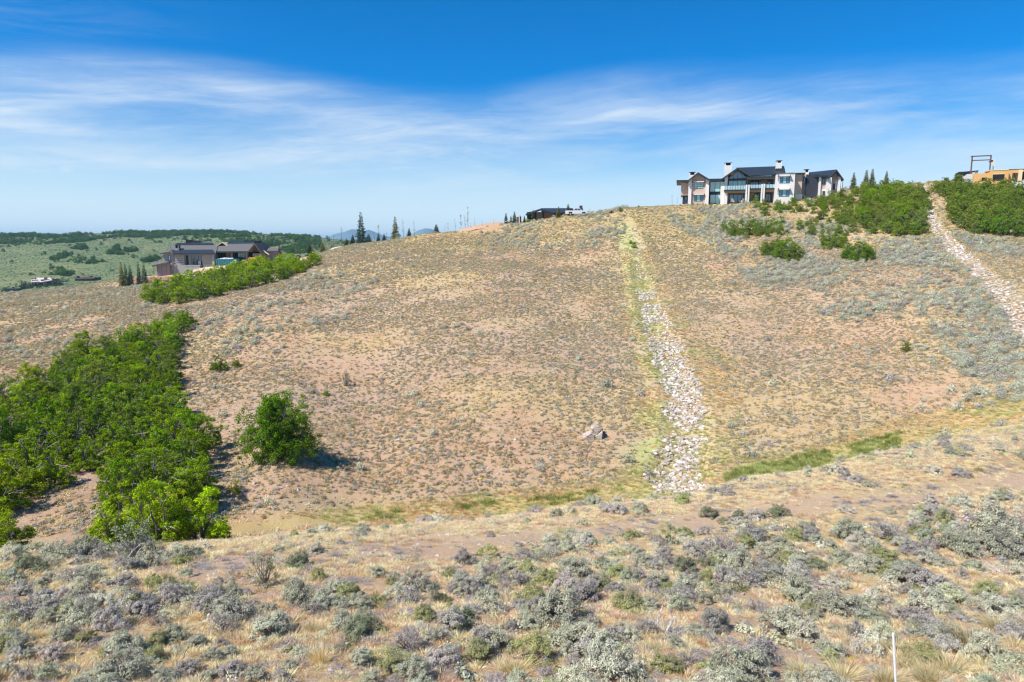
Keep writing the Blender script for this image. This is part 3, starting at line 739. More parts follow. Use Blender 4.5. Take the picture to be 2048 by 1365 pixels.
def instancer(name, pts, rot, scl, idx, tint, datas, label=None, kind='stuff', parent=None):
    """one object of ground cover: points plus geometry nodes that put a plant on each"""
    me = bpy.data.meshes.new(name)
    me.vertices.add(len(pts)); me.vertices.foreach_set('co', np.asarray(pts, np.float32).ravel())
    def at(n_, typ, dat, key):
        a = me.attributes.new(n_, typ, 'POINT'); a.data.foreach_set(key, np.asarray(dat).ravel())
    at('rot', 'FLOAT_VECTOR', np.asarray(rot, np.float32), 'vector')
    at('scl', 'FLOAT_VECTOR', np.asarray(scl, np.float32), 'vector')
    at('idx', 'INT', np.asarray(idx, np.int32), 'value')
    at('tint', 'FLOAT_COLOR', np.concatenate([np.asarray(tint), np.ones((len(pts), 1))], 1).astype(np.float32), 'color')
    o = mkobj(name, me, parent, kind=kind)
    if label: o['label'] = label
    cc = bpy.data.collections.new(name + '_sources')
    for i, d in enumerate(datas):
        s = bpy.data.objects.new('%s_source_%02d' % (name, i), d); cc.objects.link(s)
    ng = bpy.data.node_groups.new(name + '_nodes', 'GeometryNodeTree')
    ng.interface.new_socket('Geometry', in_out='INPUT', socket_type='NodeSocketGeometry')
    ng.interface.new_socket('Geometry', in_out='OUTPUT', socket_type='NodeSocketGeometry')
    N = ng.nodes; L = ng.links
    gi = N.new('NodeGroupInput'); go = N.new('NodeGroupOutput')
    ci = N.new('GeometryNodeCollectionInfo'); ci.inputs['Collection'].default_value = cc
    ci.inputs['Separate Children'].default_value = True; ci.inputs['Reset Children'].default_value = True
    ip = N.new('GeometryNodeInstanceOnPoints'); ip.inputs['Pick Instance'].default_value = True
    def na(n_, typ):
        q = N.new('GeometryNodeInputNamedAttribute'); q.data_type = typ; q.inputs[0].default_value = n_
        return q.outputs[0]
    L.new(gi.outputs[0], ip.inputs['Points']); L.new(ci.outputs[0], ip.inputs['Instance'])
    L.new(na('idx', 'INT'), ip.inputs['Instance Index']); L.new(na('rot', 'FLOAT_VECTOR'), ip.inputs['Rotation']); L.new(na('scl', 'FLOAT_VECTOR'), ip.inputs['Scale'])
    L.new(ip.outputs[0], go.inputs[0])
    md = o.modifiers.new('cover', 'NODES'); md.node_group = ng
    return o

# ---- scattering over the slope, densities set by place
def sample(n_, y0, y1, b=1.0):
    """uniform over the fan |x| < b*(y+15), y0..y1"""
    y = np.sqrt(rng.uniform((y0 + 15) ** 2, (y1 + 15) ** 2, n_)) - 15
    x = rng.uniform(-b, b, n_) * (y + 15)
    return x, y
def finish(name, x, y, size, datas, tint, zs=(0.8, 1.2), sink=0.03, kind='stuff', label=None, zscale=1.0):
    z = height(x, y) - sink
    N_ = len(x)
    rot = np.stack([rng.normal(0, 0.08, N_), rng.normal(0, 0.08, N_), rng.uniform(0, 2 * PI, N_)], 1)
    scl = np.stack([size, size * rng.uniform(0.8, 1.2, N_), size * rng.uniform(*zs, N_) * zscale], 1)
    return instancer(name, np.stack([x, y, z], 1), rot, scl, rng.integers(0, len(datas), N_), tint, datas, kind=kind, label=label)
def tones(keys, N_, jit=0.10):
    base = np.array([tone(k) for k in keys])
    return np.clip(base[rng.integers(0, len(keys), N_)] * (1 + rng.normal(0, jit, (N_, 1))) * (1 + rng.normal(0, 0.018, (N_, 3))), 0.02, 0.85)

OAK_A = [(-260,1010),(0,1035),(70,992),(170,968),(236,1000),(236,1045),(300,1035),(412,978),(408,885),(345,880),(352,790),(345,700),(375,660),(380,640),(345,650),(305,668),(285,690),(240,700),(175,712),(120,735),(95,790),(40,815),(-10,815),(-260,840)]
OAK_B = [(292,606),(345,612),(420,598),(470,585),(540,566),(625,545),(640,530),(632,522),(560,532),(500,541),(440,551),(380,566),(340,580),(300,590)]
OAK_R1 = [(1850,392),(1852,470),(1790,474),(1712,468),(1668,440),(1640,420),(1640,405),(1680,392),(1740,384),(1800,378)]
OAK_R2 = [(1868,378),(1900,410),(1905,450),(1950,468),(2080,478),(2140,470),(2140,385),(2040,385),(1960,380),(1910,374)]
def in_any(px, py, polys):
    m = np.zeros(len(px), bool)
    for p in polys: m |= inpoly(px, py, p)
    return m
def on_chute(px, py, k=0.5):
    d1, t1 = polydist(px, py, CH1); w1 = np.interp(t1, range(len(CH1)), [c[2] for c in CH1])
    d2, t2 = polydist(px, py, CH2); w2 = np.interp(t2, range(len(CH2)), [c[2] for c in CH2])
    return (d1 < w1 * k * 1.6) & (py > 560) | (d2 < w2 * k * 2)

HOUSE_EX = [(1376,395),(1376,408.5),(1590,401),(1700,372),(1700,350),(1376,350)]
# low tussocks and dwarf sage on the main slope
x, y = sample(400000, 34, 232, 0.84)
z = height(x, y); px, py = project(x, y, z)
keep = (px > -150) & (px < 2200) & ~on_chute(px, py) & ~inpoly(px, py, HOUSE_EX)
nz = fbm(x, y, 11, 401, 4); nz2 = fbm(x, y, 3, 402, 3)
dens = 0.30 + 0.75 * sstep(nz, 0.35, 0.6)
d1, _ = polydist(px, py, CH1)
wch = np.interp(py, [450, 600, 760, 960], [20, 60, 95, 120])
dens *= 0.25 + 0.75 * sstep(d1 / wch, 0.6, 1.0)
dv, _ = polydist(px, py, VAL); dens *= sstep(dv, 12, 34) + 0.03
dens *= 1 - 0.8 * in_any(px, py, [OAK_A]) 
dens *= np.where(py < 470, 0.6, 1)
keep &= (rng.uniform(size=len(x)) < dens * 0.85) & (y > ridge_end(px))
keep &= ~((y > 185) & in_any(px, py, [[(330, 545), (560, 515), (640, 515), (640, 545), (450, 562), (330, 562)], [(255, 550), (345, 547), (340, 572), (262, 566)], [(905, 478), (1000, 446), (1050, 434), (1020, 452), (940, 472)]]))
x, y, px, py, nz2 = x[keep], y[keep], px[keep], py[keep], nz2[keep]
size = (0.34 + 0.42 * rng.uniform(size=len(x)) ** 1.7) * np.where(y > 120, 1.15, 1)
tt = tones(['t', 't', 'g', 't', 'p', 'p', 'y'], len(x), 0.12)
up_ = (py < 500) & (px > 800); tt[up_] = tones(['t', 'y', 't', 'o', 'g'], int(up_.sum()))
finish('slope_tussocks', x, y, size, CUSH, tt, sink=0.02)

# sagebrush on the slope
SAGE_Z = [([(1330,418),(1640,410),(1850,478),(1865,560),(1800,625),(1690,650),(1590,610),(1500,570),(1430,500),(1340,450)], 0.62),
          ([(1850,480),(1905,480),(1960,560),(2030,660),(2048,700),(2120,760),(2120,820),(1960,795),(1880,700),(1830,610)], 1.0),
          ([(1900,468),(2100,480),(2100,520),(1950,505)], 0.7), ([(1150,425),(1255,415),(1250,470),(1180,480)], 1.0),
          ([(960,450),(1200,432),(1230,500),(960,500)], 0.22), ([(380,640),(640,540),(760,560),(700,640),(480,700),(400,700)], 0.2),
          ([(1680,640),(1880,690),(1960,800),(2100,830),(2100,860),(1800,800)], 0.16), ([(0,590),(300,560),(290,640),(100,730),(0,750),(-200,700)], 0.07),
          ([(1480,380),(1700,380),(1700,470),(1480,470)], 0.4), ([(2000,640),(2150,640),(2150,860),(1980,840)], 0.3)]
x, y = sample(90000, 34, 215)
z = height(x, y); px, py = project(x, y, z)
dens = np.full(len(x), 0.012)
for poly, k in SAGE_Z: dens = np.maximum(dens, inpoly(px, py, poly) * k)
nz = fbm(x, y, 9, 411, 4)
dens *= 0.15 + 1.5 * sstep(nz, 0.40, 0.58)
dens *= ~on_chute(px, py) & ~inpoly(px, py, HOUSE_EX) & ~in_any(px, py, [OAK_A, OAK_B, OAK_R1, OAK_R2])
dv, _ = polydist(px, py, VAL); dens *= sstep(dv, 10, 30)
keep = (px > -100) & (px < 2150) & (rng.uniform(size=len(x)) < dens * 0.9) & (y > ridge_end(px))
x, y = x[keep], y[keep]
finish('slope_sagebrush', x, y, 0.7 + 1.1 * rng.uniform(size=len(x)) ** 1.5, CSAGE, tones(['c', 'c', 'l', 'c', 'p'], len(x)), sink=0.03)
SGX, SGY = x, y
# dry grass litter that carpets the soil between the tussocks
CARP = [tuft_data(320 + i, blades=34, h=0.20, rad=0.42, lean=1.3, wd=0.016) for i in range(4)]
x, y = sample(190000, 34, 190, 0.80)
z = height(x, y); px, py = project(x, y, z); nz = fbm(x, y, 5, 407, 4); dv, _ = polydist(px, py, VAL)
keep = (px > -60) & (px < 2110) & (y > ridge_end(px)) & (rng.uniform(size=len(x)) < 0.12 + 0.62 * sstep(nz, 0.40, 0.60)) & ~on_chute(px, py) & ~in_any(px, py, [OAK_A, OAK_B, HOUSE_EX]) & (dv > 10)
keep &= ~((y > 185) & (px < 700)) & (polydist(px, py, CH1)[0] > np.interp(py, [450, 600, 760, 960], [18, 40, 62, 75]))
x, y, px, py, nz = [q[keep] for q in (x, y, px, py, nz)]
tt = tones(['st', 'ro', 'ro', 's', 't', 'st', 't'], len(x), 0.08)
finish('dry_grass_litter', x, y, rng.uniform(0.6, 1.25, len(x)), CARP, tt, zs=(0.5, 1.0))
# a few bright lime rabbitbrush cushions
x, y = sample(5000, 48, 190); z = height(x, y); px, py = project(x, y, z)
nz = fbm(x, y, 8, 421, 3)
keep = (((nz > 0.62) & (px < 1200)) | ((py < 500) & (px > 1300) & (nz > 0.52))) & (rng.uniform(size=len(x)) < 0.16) & (px > 0) & ~on_chute(px, py) & ~in_any(px, py, [OAK_A, OAK_B, OAK_R1, OAK_R2, HOUSE_EX])
x, y = x[keep], y[keep]
finish('lime_rabbitbrush', x, y, rng.uniform(0.3, 0.75, len(x)), CUSH, tones(['lime', 'gr', 'o'], len(x)))

# fine grass over the slope: short straw, green by the chute and on the valley floor
x, y = sample(330000, 44, 150, 0.95)
z = height(x, y); px, py = project(x, y, z)
d1, _ = polydist(px, py, CH1); dv, _ = polydist(px, py, VAL); d2, _ = polydist(px, py, CH2)
wch = np.interp(py, [450, 600, 760, 960], [24, 60, 95, 115])
jj = fbm(x, y, 6.0, 433, 3) - 0.5; kk = rng.uniform(size=len(x))
m1 = (d1 + jj * wch * 1.4 < wch * (0.55 + 0.6 * kk)) & (py > 440) & (py < 1000); m2 = (dv < np.interp(px, [440, 1350, 2048], [16, 36, 46])) & (px > 430); m3 = d2 + jj * 40 < np.interp(py, [370, 700], [10, 50]) * (0.5 + 0.6 * kk)
keep = (m1 | m2 | m3) & ~in_any(px, py, [OAK_A, OAK_B]) & (rng.uniform(size=len(x)) < np.where(m2, 0.95, 0.7))
x, y, px, py, m1, m2, m3 = [q[keep] for q in (x, y, px, py, m1, m2, m3)]
n2_ = fbm(x, y, 4.0, 431, 3); gl = np.abs(px - np.interp(py, [450, 600, 760, 960], [1250, 1284, 1318, 1300])) < np.interp(py, [450, 960], [18, 60])
col = tones(['s', 's', 't', 'y'], len(x))
gm = (m1 & gl & (n2_ > 0.33)) | (m1 & (n2_ > 0.58)) | (m2 & (n2_ > 0.55)); col[gm] = tones(['gr', 'y', 'gr', 'y', 's'], int(gm.sum()))
om = (~gm) & (n2_ < 0.40); col[om] = tones(['or', 's', 'or', 's'], int(om.sum()))
gg = m2 & (px > 1660) & ~gm; col[gg] = tones(['or', 'st', 's', 'y'], int(gg.sum()))
rd = m2 & (((px > 1455) & (px < 1660)) | ((px > 1700) & (px < 1800)) ) & (np.abs(polydist(px, py, VAL)[0]) < 17) & (rng.uniform(size=len(x)) < 0.6)
rd |= m2 & (((px > 900) & (px < 985)) | ((px > 1030) & (px < 1190)) | ((px > 735) & (px < 800))) & (np.abs(polydist(px, py, VAL)[0]) < 9) & (rng.uniform(size=len(x)) < 0.22)
col[rd] = tones(['reed', 'gr', 'reed'], int(rd.sum()))
size = np.where(rd, rng.uniform(0.9, 1.7, len(x)), rng.uniform(0.45, 0.95, len(x)))
finish('valley_grass', x, y, size, TUFT, col)
# reeds standing thick in the wet spots, and near ridge grass
def crest_y(px): return np.interp(px, [0, 450, 1000, 1350, 1600, 2048], [1108, 1085, 1040, 1000, 955, 868])
x, y = sample(120000, 9.5, 48, 0.62)
z = height(x, y); px, py = project(x, y, z)
crest = crest_y(px); track = np.interp(px, [300, 560, 1000, 1500, 2048], [1150, 1130, 1085, 1035, 965])
nz = fbm(x, y, 3.0, 441, 4)
dens = 0.16 + 0.5 * sstep(nz, 0.42, 0.62)
dens = np.where(py < crest + 34, 0.5 + 0.5 * sstep(nz, 0.35, 0.55), dens)
dens *= np.where((np.abs(py - track + (nz - 0.5) * 70) < 20) & (px > 380), 0.15, 1)
keep = (rng.uniform(size=len(x)) < dens * 0.8) & (px > -80) & (px < 2140) & (py < 1420) & (y < ridge_end(px) + 1)
x, y, px, py = [q[keep] for q in (x, y, px, py)]
finish('ridge_grass', x, y, rng.uniform(0.3, 0.8, len(x)), TUFT, tones(['s', 'pa', 'pa', 'ro', 's', 'ro', 'st'], len(x)), zs=(0.45, 0.95))
# small scrub on the ridge, too many to count
x, y = sample(16000, 10, 48, 0.62)
z = height(x, y); px, py = project(x, y, z)
crest = crest_y(px); track = np.interp(px, [300, 560, 1000, 1500, 2048], [1150, 1130, 1085, 1035, 965])
nz = fbm(x, y, 5.0, 451, 3)
dens = np.where(py < track, np.where(px > 430, 0.10, 0.24), 0.33) * (0.3 + sstep(nz, 0.4, 0.6)) * np.where((np.abs(py - track + (nz - 0.5) * 70) < 22) & (px > 380), 0.2, 1)
keep = (rng.uniform(size=len(x)) < dens) & (px > -80) & (px < 2140) & (y < ridge_end(px))
x, y, px, py = [q[keep] for q in (x, y, px, py)]
finish('ridge_scrub', x, y, 0.22 + 0.75 * rng.uniform(size=len(x)) ** 1.7, [SAGE[i][0] for i in range(5)] + [SAGED[0][0], SAGED[1][0]] + CUSH[:3], tones(['g', 'p', 'p', 'l', 'g', 'o', 'l'], len(x)))
x, y = sample(5200, 10, 46, 0.62)
z = height(x, y); px, py = project(x, y, z)
keep = (px > -40) & (px < 2100) & (y < ridge_end(px)) & (fbm(x, y, 4.0, 455, 3) > 0.42)
x, y = x[keep], y[keep]
finish('dead_twig_litter', x, y, rng.uniform(0.3, 0.8, len(x)), [SAGED[i][1] for i in range(3)], tones(['p'], len(x)), zs=(0.15, 0.4))
# pebbles and broken stone
x, y = sample(30000, 9.5, 80, 0.7)
z = height(x, y); px, py = project(x, y, z)
track = np.interp(px, [300, 560, 1000, 1500, 2048], [1150, 1130, 1085, 1035, 965])
nz = fbm(x, y, 4.0, 461, 3)
dens = np.where(y < 46, 0.25 + 0.6 * (np.abs(py - track) < 34), 0.45 * (nz > 0.55)); dens = np.maximum(dens, 0.95 * inpoly(px, py, [(440, 950), (640, 960), (640, 1030), (450, 1040)]) * (nz > 0.40))
keep = (rng.uniform(size=len(x)) < dens) & (px > -40) & (px < 2100)
x, y = x[keep], y[keep]
cr_ = np.array([(0.48, 0.40, 0.36), (0.55, 0.50, 0.46), (0.44, 0.32, 0.26)])[rng.integers(0, 3, len(x))] * rng.uniform(0.8, 1.15, (len(x), 1))
finish('gravel', x, y, 0.05 + 0.16 * rng.uniform(size=len(x)) ** 3 * np.where(y > 40, 2.4, 1), ROCKS, cr_, sink=0.0)

# far hillside: sage steppe speckle and the oak band under its brow
FAROAK = [[(0,468),(120,470),(300,466),(420,464),(640,474),(640,487),(560,482),(440,482),(330,480),(230,477),(180,484),(90,492),(0,492)],
          [(330,474),(420,472),(600,484),(640,484),(640,497),(560,492),(500,494),(420,484),(360,482)]]
FARCL = [[(98,520),(140,502),(150,520),(175,512),(210,524),(190,528),(140,530),(100,524)], [(85,548),(110,536),(150,545),(140,556),(110,556)], [(148,496),(170,488),(175,498),(155,502)],
         [(213,508),(236,492),(240,506),(262,510),(240,512)], [(250,500),(276,502),(262,507),(250,505)], [(92,540),(105,527),(118,532),(110,540)], [(275,523),(318,515),(318,524),(285,528)], [(300,485),(330,481),(328,488)],
         [(560,500),(600,494),(640,500),(610,508),(575,508)], [(490,498),(560,485),(640,487),(640,492),(560,492)]]
x, y = sample(46000, 430, 1080, 0.86)
x = np.where(x > 0, -x, x)
z = height(x, y); px, py = project(x, y, z)
keep = (px > -60) & (px < 720) & (py < 600)
m = np.zeros(len(x)); nz = fbm(x, y, 40, 501, 4)
for p in FAROAK: m = np.maximum(m, inpoly(px, py + (nz - 0.5) * 14, p) * 0.95)
for p in FARCL: m = np.maximum(m, inpoly(px, py, p) * 1.6)
m = np.maximum(m, 0.012)
keep &= rng.uniform(size=len(x)) < m * (0.07 + 0.6 * (nz > 0.50))
x, y, py = x[keep], y[keep], py[keep]
og = np.array([(0.095, 0.20, 0.03), (0.13, 0.25, 0.035), (0.08, 0.16, 0.035)])[rng.integers(0, 3, len(x))] * rng.uniform(0.8, 1.2, (len(x), 1))
finish('far_oak_scrub', x, y, rng.uniform(0.8, 2.0, len(x)), [o[0] for o in OAKF], og, sink=0.5)
x, y = sample(52000, 420, 1080, 0.86)
x = np.where(x > 0, -x, x)
z = height(x, y); px, py = project(x, y, z)
keep = (px > -60) & (px < 720) & (rng.uniform(size=len(x)) < 0.8)
x, y = x[keep], y[keep]
finish('far_sage_steppe', x, y, rng.uniform(0.9, 2.0, len(x)), CUSH, tones(['d', 'g', 'o', 'c'], len(x)) * 0.5, sink=0.1)
# ------------------------------------------------------------------ labels that single one plant out
def gp(px, py): 
    x, y, z = hit(px, py); return (x, y)
LM = {}
_used = set()
PEND = []
def say(prefix, x, y, names): return ('?', prefix, x, y, names)
ORD = 'nearest,second nearest,third nearest,fourth nearest,fifth nearest,sixth nearest,seventh nearest,eighth nearest,ninth nearest,tenth nearest,eleventh nearest,twelfth nearest,thirteenth nearest,fourteenth nearest,fifteenth nearest,sixteenth nearest,seventeenth nearest,eighteenth nearest,nineteenth nearest,twentieth nearest'.split(',')
def settle_labels():
    """rank look-alikes by distance to things one can find, so that each label holds for one plant only"""
    by = {}
    for o, (q, prefix, x, y, names) in PEND: by.setdefault(prefix, []).append((o, x, y, names))
    for prefix, L in by.items():
        allnames = sorted(set(n_ for l in L for n_ in l[3]))
        cand = []
        for nm in allnames:
            mem = sorted((math.hypot(l[1] - LM[nm][0], l[2] - LM[nm][1]), i) for i, l in enumerate(L))
            for k_, (d, i) in enumerate(mem):
                cand.append((k_, d, i, nm, 'nearest'))
            for k_, (d, i) in enumerate(mem[::-1]):
                cand.append((k_ + 1.5, d, i, nm, 'farthest'))
        cand.sort(key=lambda c: (c[0], c[1]))
        done = set()
        for k_, d, i, nm, wd in cand:
            if i in done: continue
            done.add(i); kk = int(k_) - (1 if wd == 'farthest' else 0)
            word = ORD[min(kk, 19)]
            if wd == 'farthest': word = word.replace('nearest', 'farthest'); tail = 'from'
            else: tail = 'to'
            if len(L) == 1: L[i][0]['label'] = '%s, nearest to %s' % (prefix, nm)
            else: L[i][0]['label'] = '%s, %s of its kind %s %s' % (prefix, word, tail, nm)

def tree(name, datas, x, y, scale, rz, label, cat, group, tint, parts=('crown', 'trunk', 'dead_branches'), z=None, zsc=None):
    zz = float(height([x], [y])[0]) if z is None else z
    s3 = (scale, scale, scale * (zsc or 1.0))
    pend = label if isinstance(label, tuple) else None
    t = mkobj(name, None, None, None if pend else label, cat, group, loc=(x, y, zz), rot=(0, 0, rz), scale=s3)
    if pend: PEND.append((t, pend))
    for nm, d in zip(parts, datas):
        if d is None: continue
        mkobj(nm, d, t, tint=tint, kind='stuff' if nm == 'dead_branches' else None)
    return t

# ------------------------------------------------------------------ riprap rock chutes
def chute(name, line, label, seed, n_, y0, y1, keepf, srange):
    r = np.random.default_rng(seed)
    y = np.sqrt(r.uniform((y0 + 15) ** 2, (y1 + 15) ** 2, n_)) - 15
    b0, b1 = ((0.1, 0.28) if seed == 1 else (0.4, 0.85))
    x = r.uniform(b0, b1, n_) * (y + 15)
    z = height(x, y); px, py = project(x, y, z)
    d, t = polydist(px, py, line); w_ = np.interp(t, range(len(line)), [c[2] for c in line])
    nn = fbm(x, y, 2.2, 600 + seed, 3)
    k = (d < w_ * (0.95 + 1.1 * (nn - 0.5))) & keepf(px, py, nn, r) & (py > line[0][1] - 2)
    x, y, z = x[k], y[k], z[k]
    size = srange[0] + (srange[1] - srange[0]) * r.uniform(size=len(x)) ** 3.0
    col = np.array([(0.65, 0.58, 0.51), (0.56, 0.49, 0.425), (0.72, 0.66, 0.59), (0.38, 0.34, 0.305), (0.54, 0.44, 0.36)])[r.integers(0, 5, len(x))] * r.uniform(0.82, 1.12, (len(x), 1))
    app = size / y; order = np.argsort(-app)
    root = mkobj(name, None, None, label, 'rock channel', loc=(float(x.mean()), float(y.mean()), float(z.mean())))
    bx, by, bz = root.location
    # bury each stone about a third
    zc = z + size * 0.10
    rot = np.stack([r.uniform(-0.4, 0.4, len(x)), r.uniform(-0.4, 0.4, len(x)), r.uniform(0, 6.28, len(x))], 1)
    for i in order[:295]:
        s = float(size[i])
        mkobj('stone', ROCKS[int(r.integers(len(ROCKS)))], root, loc=(x[i] - bx, y[i] - by, zc[i] - bz), rot=tuple(rot[i]), scale=(s, s * r.uniform(0.75, 1.1), s * r.uniform(0.7, 1.0)), tint=col[i])
    o = order[295:]
    sc_ = np.stack([size[o], size[o] * r.uniform(0.75, 1.1, len(o)), size[o] * r.uniform(0.7, 1.0, len(o))], 1)
    instancer('small_stones', np.stack([x[o] - bx, y[o] - by, zc[o] - bz], 1), rot[o], sc_, r.integers(0, len(ROCKS), len(o)), col[o], ROCKS, parent=root)
    return root
def keep1(px, py, nn, r):
    p = np.interp(py, [450, 560, 585, 640, 660, 672, 700, 960], [0.05, 0.16, 0.75, 0.8, 0.35, 0.35, 0.95, 0.95])
    return (r.uniform(size=len(px)) < p) & (nn > np.interp(py, [450, 700, 760], [0.42, 0.33, 0.24]))
chute('rock_chute', CH1, 'long chute of pale broken rock running down the middle of the dry slope', 1, 85000, 50, 178, keep1, (0.14, 0.78))
chute('rock_chute', CH2, 'pale rock chute dropping between two dark oak thickets below the hilltop', 2, 150000, 66, 200, lambda px, py, nn, r: nn > 0.14, (0.18, 0.85))

# ------------------------------------------------------------------ oaks
def poisson(poly, spacing, y0, y1, cap, seed, xr=(-1, 1)):
    r = np.random.default_rng(seed)
    y = np.sqrt(r.uniform((y0 + 15) ** 2, (y1 + 15) ** 2, 30000)) - 15
    x = r.uniform(xr[0], xr[1], 30000) * (y + 15)
    z = height(x, y); px, py = project(x, y, z)
    k = inpoly(px, py, poly); x, y, px, py = x[k], y[k], px[k], py[k]
    got = []
    for i in range(len(x)):
        if all((x[i] - g[0]) ** 2 + (y[i] - g[1]) ** 2 > (spacing * g[4]) ** 2 for g in got):
            got.append((x[i], y[i], px[i], py[i], r.uniform(0.8, 1.2)))
            if len(got) >= cap: break
    got.sort(key=lambda g: g[1])
    return got
REST = []
def pos(px, Yd):
    x = ray(px, 900)[0] * Yd
    for _ in range(4):
        z = float(height([x], [Yd])[0]); fw = Yd * CP - z * SP; x = (px - 1024) / FOC * fw
    return float(x), float(Yd)
lone = gp(562, 915)
LM.update({'the lone round oak': lone, 'the split boulder': gp(1185, 878), 'the timber house': (-91, 205), 'the white hilltop house': (67, 185),
           'the gully bank': pos(150, 40), 'the twin scrub oaks': gp(450, 745), 'the brown earth terrace': gp(300, 572), 'the first rock chute': gp(1355, 940),
           'the second rock chute': gp(1950, 530), 'the plywood house': (130, 185), 'the green dumpster': pos(455, 208), 'the yellow van': pos(510, 209), 'the sunlit lime oak': pos(230, 35)})
OAKC = {'d': (0.17, 0.29, 0.012), 'm': (0.23, 0.36, 0.013), 'l': (0.30, 0.43, 0.015), 'y': (0.45, 0.57, 0.02), 'k': (0.21, 0.29, 0.035), 's': (0.27, 0.34, 0.045)}
WORD = {'d': 'dark green', 'm': 'mid green', 'l': 'fresh green', 'y': 'lime green', 'k': 'dull green', 's': 'olive green'}
def oak(x, y, s, tn, names, group, far=False, extra='', seed=None):
    d = OAKS[int(rng.integers(len(OAKS)))] if not far else OAKF[int(rng.integers(len(OAKF)))]
    sz = 'tall' if s > 1.04 else ('low' if s < 0.85 else ('rounded' if s < 0.95 else 'full crowned'))
    lb = say('%s %s oak%s' % (sz, WORD[tn], extra), x, y, names)
    c = np.array(OAKC[tn]) * rng.uniform(0.88, 1.12) * (1 + rng.normal(0, 0.04, 3))
    return tree('oak_tree', d, x, y, s, float(rng.uniform(0, 6.28)), lb, 'oak', group, c, zsc=float(rng.uniform(0.88, 1.08)))
NA = ['the lone round oak', 'the gully bank', 'the twin scrub oaks', 'the brown earth terrace', 'the sunlit lime oak']
for (x, y, px, py, q) in poisson(OAK_A, 2.05, 36, 150, 270, 11, (-1.05, -0.2)):
    if fbm(np.array([x]), np.array([y]), 6.0, 71, 3)[0] < 0.27: continue
    if len(PEND) >= 150: REST.append((x, y, rng.uniform(0.8, 1.05), 'mdk'[len(REST) % 3])); continue
    tn = ['d', 'm', 'm', 'l', 'k', 's', 'd', 'l'][int(rng.integers(8))]
    s = rng.uniform(0.78, 1.08) * (1.0 if y < 75 else 0.95)
    oak(x, y, s, tn, NA, 'oaks in the gully thicket')
for px, Yd, s, tn in [(226, 30.5, 0.72, 'y'), (265, 31.5, 0.6, 'y'), (318, 31.2, 0.78, 'l'), (352, 32.5, 0.8, 'y'), (400, 32.6, 0.82, 'y'), (432, 34.5, 0.5, 'l'), (290, 34.5, 0.9, 'l'),
                      (12, 29.5, 0.62, 'l'), (-30, 31.0, 0.75, 'y'), (378, 43, 0.95, 'l'), (405, 45, 0.85, 'm'), (320, 41, 0.9, 'm'), (470, 47, 0.3, 'l')]:
    x, y = pos(px, Yd); oak(x, y, s, tn, NA, 'oaks in the gully thicket')
NB = ['the timber house', 'the brown earth terrace', 'the green dumpster', 'the yellow van', 'the twin scrub oaks']
nB = 0
for (x, y, px, py, q) in poisson(OAK_B, 2.5, 120, 200, 90, 12, (-0.7, -0.15)):
    nB += 1
    if nB > 45: REST.append((x, y, rng.uniform(0.9, 1.2), 'l')); continue
    oak(x, y, rng.uniform(0.85, 1.15), ['l', 'm', 'l', 'm'][int(rng.integers(4))], NB, 'oaks below the timber house')
NR = ['the second rock chute', 'the white hilltop house', 'the plywood house', 'the split boulder']
nB = 0
for (x, y, px, py, q) in poisson(OAK_R1, 2.1, 120, 205, 130, 13, (0.3, 0.9)):
    nB += 1
    if nB > 28: REST.append((x, y, rng.uniform(0.8, 1.1) * (0.7 if px < 1720 else 1.0), 's' if nB % 3 else 'm')); continue
    oak(x, y, rng.uniform(0.75, 1.05) * (0.72 if px < 1720 else 1.0), ['m', 'k', 's', 'm'][int(rng.integers(4))], NR, 'oak scrub left of the second chute')
nB = 0
for (x, y, px, py, q) in poisson(OAK_R2, 2.2, 120, 210, 170, 14, (0.4, 1.05)):
    nB += 1
    if nB > 28: REST.append((x, y, rng.uniform(0.85, 1.15), 'k' if nB % 3 else 's')); continue
    oak(x, y, rng.uniform(0.8, 1.1), ['k', 's', 'k', 'd'][int(rng.integers(4))], NR, 'oak scrub beyond the second chute')
for px, py, s, tn in [(1535,512,.62,'k'),(1560,520,.72,'d'),(1585,520,.7,'d'),(1548,500,.5,'k'),(1652,492,.6,'k'),(1672,496,.55,'d'),(1695,518,.6,'d'),(1720,520,.68,'d'),(1738,516,.5,'d'),
                      (1470,468,.6,'s'),(1495,470,.65,'s'),(1520,468,.6,'k'),(1550,466,.5,'s'),(1448,462,.4,'s'),(1530,432,.5,'m'),(1516,416,.36,'l'),(1556,422,.5,'m'),(1575,420,.45,'m'),(1600,424,.5,'s'),(1620,414,.45,'m'),
                      (1640,440,.5,'k'),(1600,462,.45,'k'),(1625,470,.5,'k'),(1268,497,.32,'l'),(1690,446,.6,'s'),(1812,704,.28,'s'),(1640,404,.4,'m'),(1660,400,.45,'s'),(1590,405,.35,'l'),(1690,440,.5,'k'),(1262,488,.22,'l')]:
    x, y = gp(px, py); oak(x, y, s * 1.35, tn, NR + ['the first rock chute'], 'scattered oak scrub on the slope')
for poly, sp, sd in (([(1440,455),(1500,446),(1560,448),(1575,470),(1500,478),(1450,474)], 1.5, 31), ([(1518,508),(1545,485),(1575,480),(1605,508),(1600,526),(1545,520)], 1.3, 32), ([(1640,478),(1665,462),(1692,470),(1690,500),(1650,500)], 1.4, 33),
                     ([(1678,518),(1700,498),(1735,496),(1750,516),(1720,526)], 1.3, 34), ([(1500,405),(1560,412),(1610,402),(1660,398),(1700,392),(1700,440),(1650,436),(1620,426),(1560,430),(1510,426)], 2.3, 35), ([(1590,445),(1680,440),(1690,462),(1620,472)], 2.0, 36)):
    for (x, y, px, py, q) in poisson(poly, sp, 100, 200, 60, sd, (0.2, 0.8)):
        REST.append((x, y, rng.uniform(0.32, 0.6), 'ksmd'[int(rng.integers(4))]))
